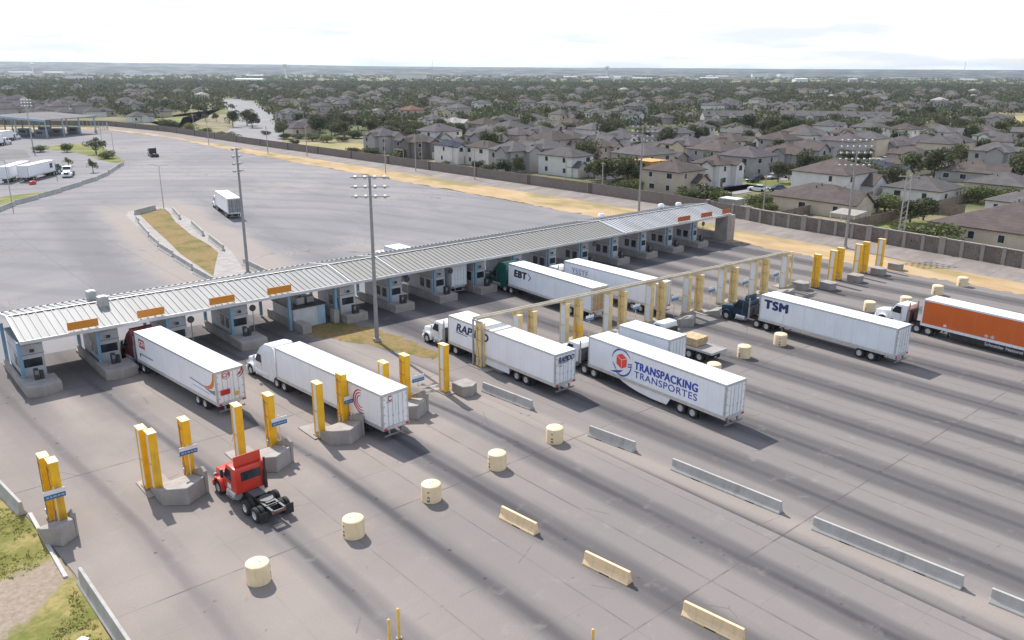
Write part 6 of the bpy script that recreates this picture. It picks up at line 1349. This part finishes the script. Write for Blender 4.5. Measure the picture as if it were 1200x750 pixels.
# warehouses and towers on the plain
wr = random.Random(21); WHS = sorted([(-.58, 4300, 120, 10), (-.43, 3600, 180, 11), (-.31, 1850, 60, 8), (-.12, 2500, 85, 17), (.10, 3200, 80, 12), (.29, 3900, 70, 20), (.32, 3950, 70, 20)] + [(wr.uniform(-.63, .63), wr.uniform(2100, 5600), wr.choice((22, 30, 40, 60, 90)), wr.uniform(6, 12)) for _ in range(64)])
WC = [M['white'], M['white'], WM['C'], WM['W'], WM['G'], WM['Y']]
for i, (a_, dd, w, h) in enumerate(WHS):
    u, v = CAM.x + FWD.x * dd + FWD.y * dd * a_, CAM.y + FWD.y * dd - FWD.x * dd * a_; t = thing('warehouse', '%s pale warehouse from the left on the hazy plain' % ORD[i + 1], 'warehouse', (u, v, 0), R(49.2 - 90 + wr.uniform(-25, 25)), 'pale warehouses on the plain')
    MB().bb(-w / 2, w / 2, -15, 15, 0, h).build('walls', WM['P'] if w == 80 else wr.choice(WC), t); rb = MB(); gab(rb, -w / 2, w / 2, -15, 15, h, .08, 'x', ov=1); rb.build('roof', wr.choice((M['troof'], RM[5], RM[1])), t)
for i, (a_, dd, h, l) in enumerate(((-.565, 3600, 50, 'leftmost, above the hill line'), (-.268, 2600, 46, 'above the road leading away'), (.11, 2600, 44, 'just right of the middle of the skyline'))):
    u, v = CAM.x + FWD.x * dd + FWD.y * dd * a_, CAM.y + FWD.y * dd - FWD.x * dd * a_; t = thing('water_tower', 'small distant water tower on the skyline, ' + l, 'water tower', (u, v, 0), 0, 'water towers'); MB().lathe([(h - 12, .5), (h - 9, 6), (h - 5, 8), (h - 1, 6), (h, .2)], (0, 0, 0), 'z', 16).build('tank', M['white'], t, smooth=True); MB().cyl((0, 0, 0), (0, 0, h - 9), 2.2, 1.6, 10).build('shaft', M['white'], t)
for i, (a_, dd, h, l) in enumerate(((-.095, 2600, 58, 'left of the middle'), (.53, 3000, 66, 'toward the right'))):
    u, v = CAM.x + FWD.x * dd + FWD.y * dd * a_, CAM.y + FWD.y * dd - FWD.x * dd * a_; t = thing('radio_mast', 'thin radio mast rising over the skyline ' + l, 'mast', (u, v, 0), 0, 'radio masts'); MB().cyl((0, 0, 0), (0, 0, h), 1.0, .5, 6).build('mast', M['steel'], t)

# ------------------------------------------------------------------ light, sky, air, camera
SUN = Vector((.11, .68, .724)).normalized()
s = bpy.data.lights.new('sun', 'SUN'); s.energy = 4.5; s.angle = R(.6); s.color = (1, .955, .90); so = bpy.data.objects.new('sun', s); COL.objects.link(so); so.rotation_euler = (-SUN).to_track_quat('-Z', 'Y').to_euler(); so.location = (0, 0, 300)
w = bpy.data.worlds.new('World'); sc.world = w; w.use_nodes = True; nt = w.node_tree; bg = nt.nodes['Background']
sky = nt.nodes.new('ShaderNodeTexSky'); sky.sky_type = 'NISHITA'; sky.sun_disc = False; sky.sun_elevation = math.asin(SUN.z); sky.sun_rotation = math.atan2(SUN.x, SUN.y); sky.air_density = 1.1; sky.dust_density = .7; sky.ozone_density = 1
tc = nt.nodes.new('ShaderNodeTexCoord'); sep = nt.nodes.new('ShaderNodeSeparateXYZ'); nt.links.new(tc.outputs['Generated'], sep.inputs[0])
def wm_(op, a, b=0):
    q = nt.nodes.new('ShaderNodeMath'); q.operation = op
    for i, x in enumerate((a, b)):
        if isinstance(x, bpy.types.NodeSocket): nt.links.new(x, q.inputs[i])
        else: q.inputs[i].default_value = x
    return q.outputs[0]
zz = wm_('ADD', wm_('MAXIMUM', sep.outputs[2], 0), .10); cx = nt.nodes.new('ShaderNodeCombineXYZ'); nt.links.new(wm_('DIVIDE', sep.outputs[0], zz), cx.inputs[0]); nt.links.new(wm_('DIVIDE', sep.outputs[1], zz), cx.inputs[1])
no = nt.nodes.new('ShaderNodeTexNoise'); nt.links.new(cx.outputs[0], no.inputs[0]); no.inputs['Scale'].default_value = .55; no.inputs['Detail'].default_value = 7; no.inputs['Roughness'].default_value = .58
def mapr(v, a, b, c, d):
    q = nt.nodes.new('ShaderNodeMapRange'); q.interpolation_type = 'SMOOTHSTEP'; nt.links.new(v, q.inputs[0])
    for i, x in enumerate((a, b, c, d)): q.inputs[i + 1].default_value = x
    return q.outputs[0]
low = mapr(sep.outputs[2], .10, .38, 1, 0)                          # a bright overcast band low down, broken cloud overhead
cl = wm_('MULTIPLY', mapr(no.outputs['Fac'], .40, .62, 0, 1), .55); cl = wm_('MAXIMUM', cl, wm_('MULTIPLY', low, mapr(no.outputs['Fac'], .28, .52, .45, 1)))
mx = nt.nodes.new('ShaderNodeMix'); mx.data_type = 'RGBA'; nt.links.new(cl, mx.inputs[0]); nt.links.new(sky.outputs[0], mx.inputs[6]); n2 = nt.nodes.new('ShaderNodeTexNoise'); nt.links.new(cx.outputs[0], n2.inputs[0]); n2.inputs['Scale'].default_value = .9; n2.inputs['Detail'].default_value = 6
cm_ = nt.nodes.new('ShaderNodeMix'); cm_.data_type = 'RGBA'; nt.links.new(mapr(n2.outputs['Fac'], .35, .62, 0, 1), cm_.inputs[0]); cm_.inputs[6].default_value = (4.75, 5.0, 5.3, 1); cm_.inputs[7].default_value = (7.0, 7.0, 7.0, 1); nt.links.new(cm_.outputs[2], mx.inputs[7])
nt.links.new(mx.outputs[2], bg.inputs['Color']); bg.inputs['Strength'].default_value = .145
hz = MB().box(2500, 2500, 58, 24000, 24000, 124).build('haze', bpy.data.materials.new('haze_air')); hz['kind'] = 'stuff'
hmt = hz.data.materials[0]; hmt.use_nodes = True; hn = hmt.node_tree; hn.nodes.remove(hn.nodes['Principled BSDF']); pv = hn.nodes.new('ShaderNodeVolumePrincipled'); pv.inputs['Color'].default_value = (.74, .84, .97, 1); pv.inputs['Density'].default_value = 6.5e-5; pv.inputs['Anisotropy'].default_value = .3; hn.links.new(pv.outputs[0], hn.nodes['Material Output'].inputs['Volume'])
cam = bpy.data.cameras.new('camera'); co = bpy.data.objects.new('camera', cam); COL.objects.link(co); sc.camera = co; cam.sensor_width = 36; cam.lens = 36 * 953.2 / 1200; cam.clip_start = .5; cam.clip_end = 40000
H, PI_, RO = R(49.2), R(17.05), R(.27)
rt = Vector((math.sin(H), -math.cos(H), 0)); fw = Vector((math.cos(H) * math.cos(PI_), math.sin(H) * math.cos(PI_), -math.sin(PI_))); upv = rt.cross(fw); r2 = rt * math.cos(RO) + upv * math.sin(RO); u2 = -rt * math.sin(RO) + upv * math.cos(RO)
co.matrix_world = Matrix(((r2.x, u2.x, -fw.x, CAM.x), (r2.y, u2.y, -fw.y, CAM.y), (r2.z, u2.z, -fw.z, CAM.z), (0, 0, 0, 1)))
sc.view_settings.view_transform = 'Standard'; sc.view_settings.look = 'None'; sc.view_settings.exposure = .4; sc.view_settings.gamma = 1; sc.view_settings.use_curve_mapping = False
sc.cycles.use_denoising = True; sc.cycles.max_bounces = 6; sc.cycles.volume_bounces = 0; sc.cycles.transparent_max_bounces = 4
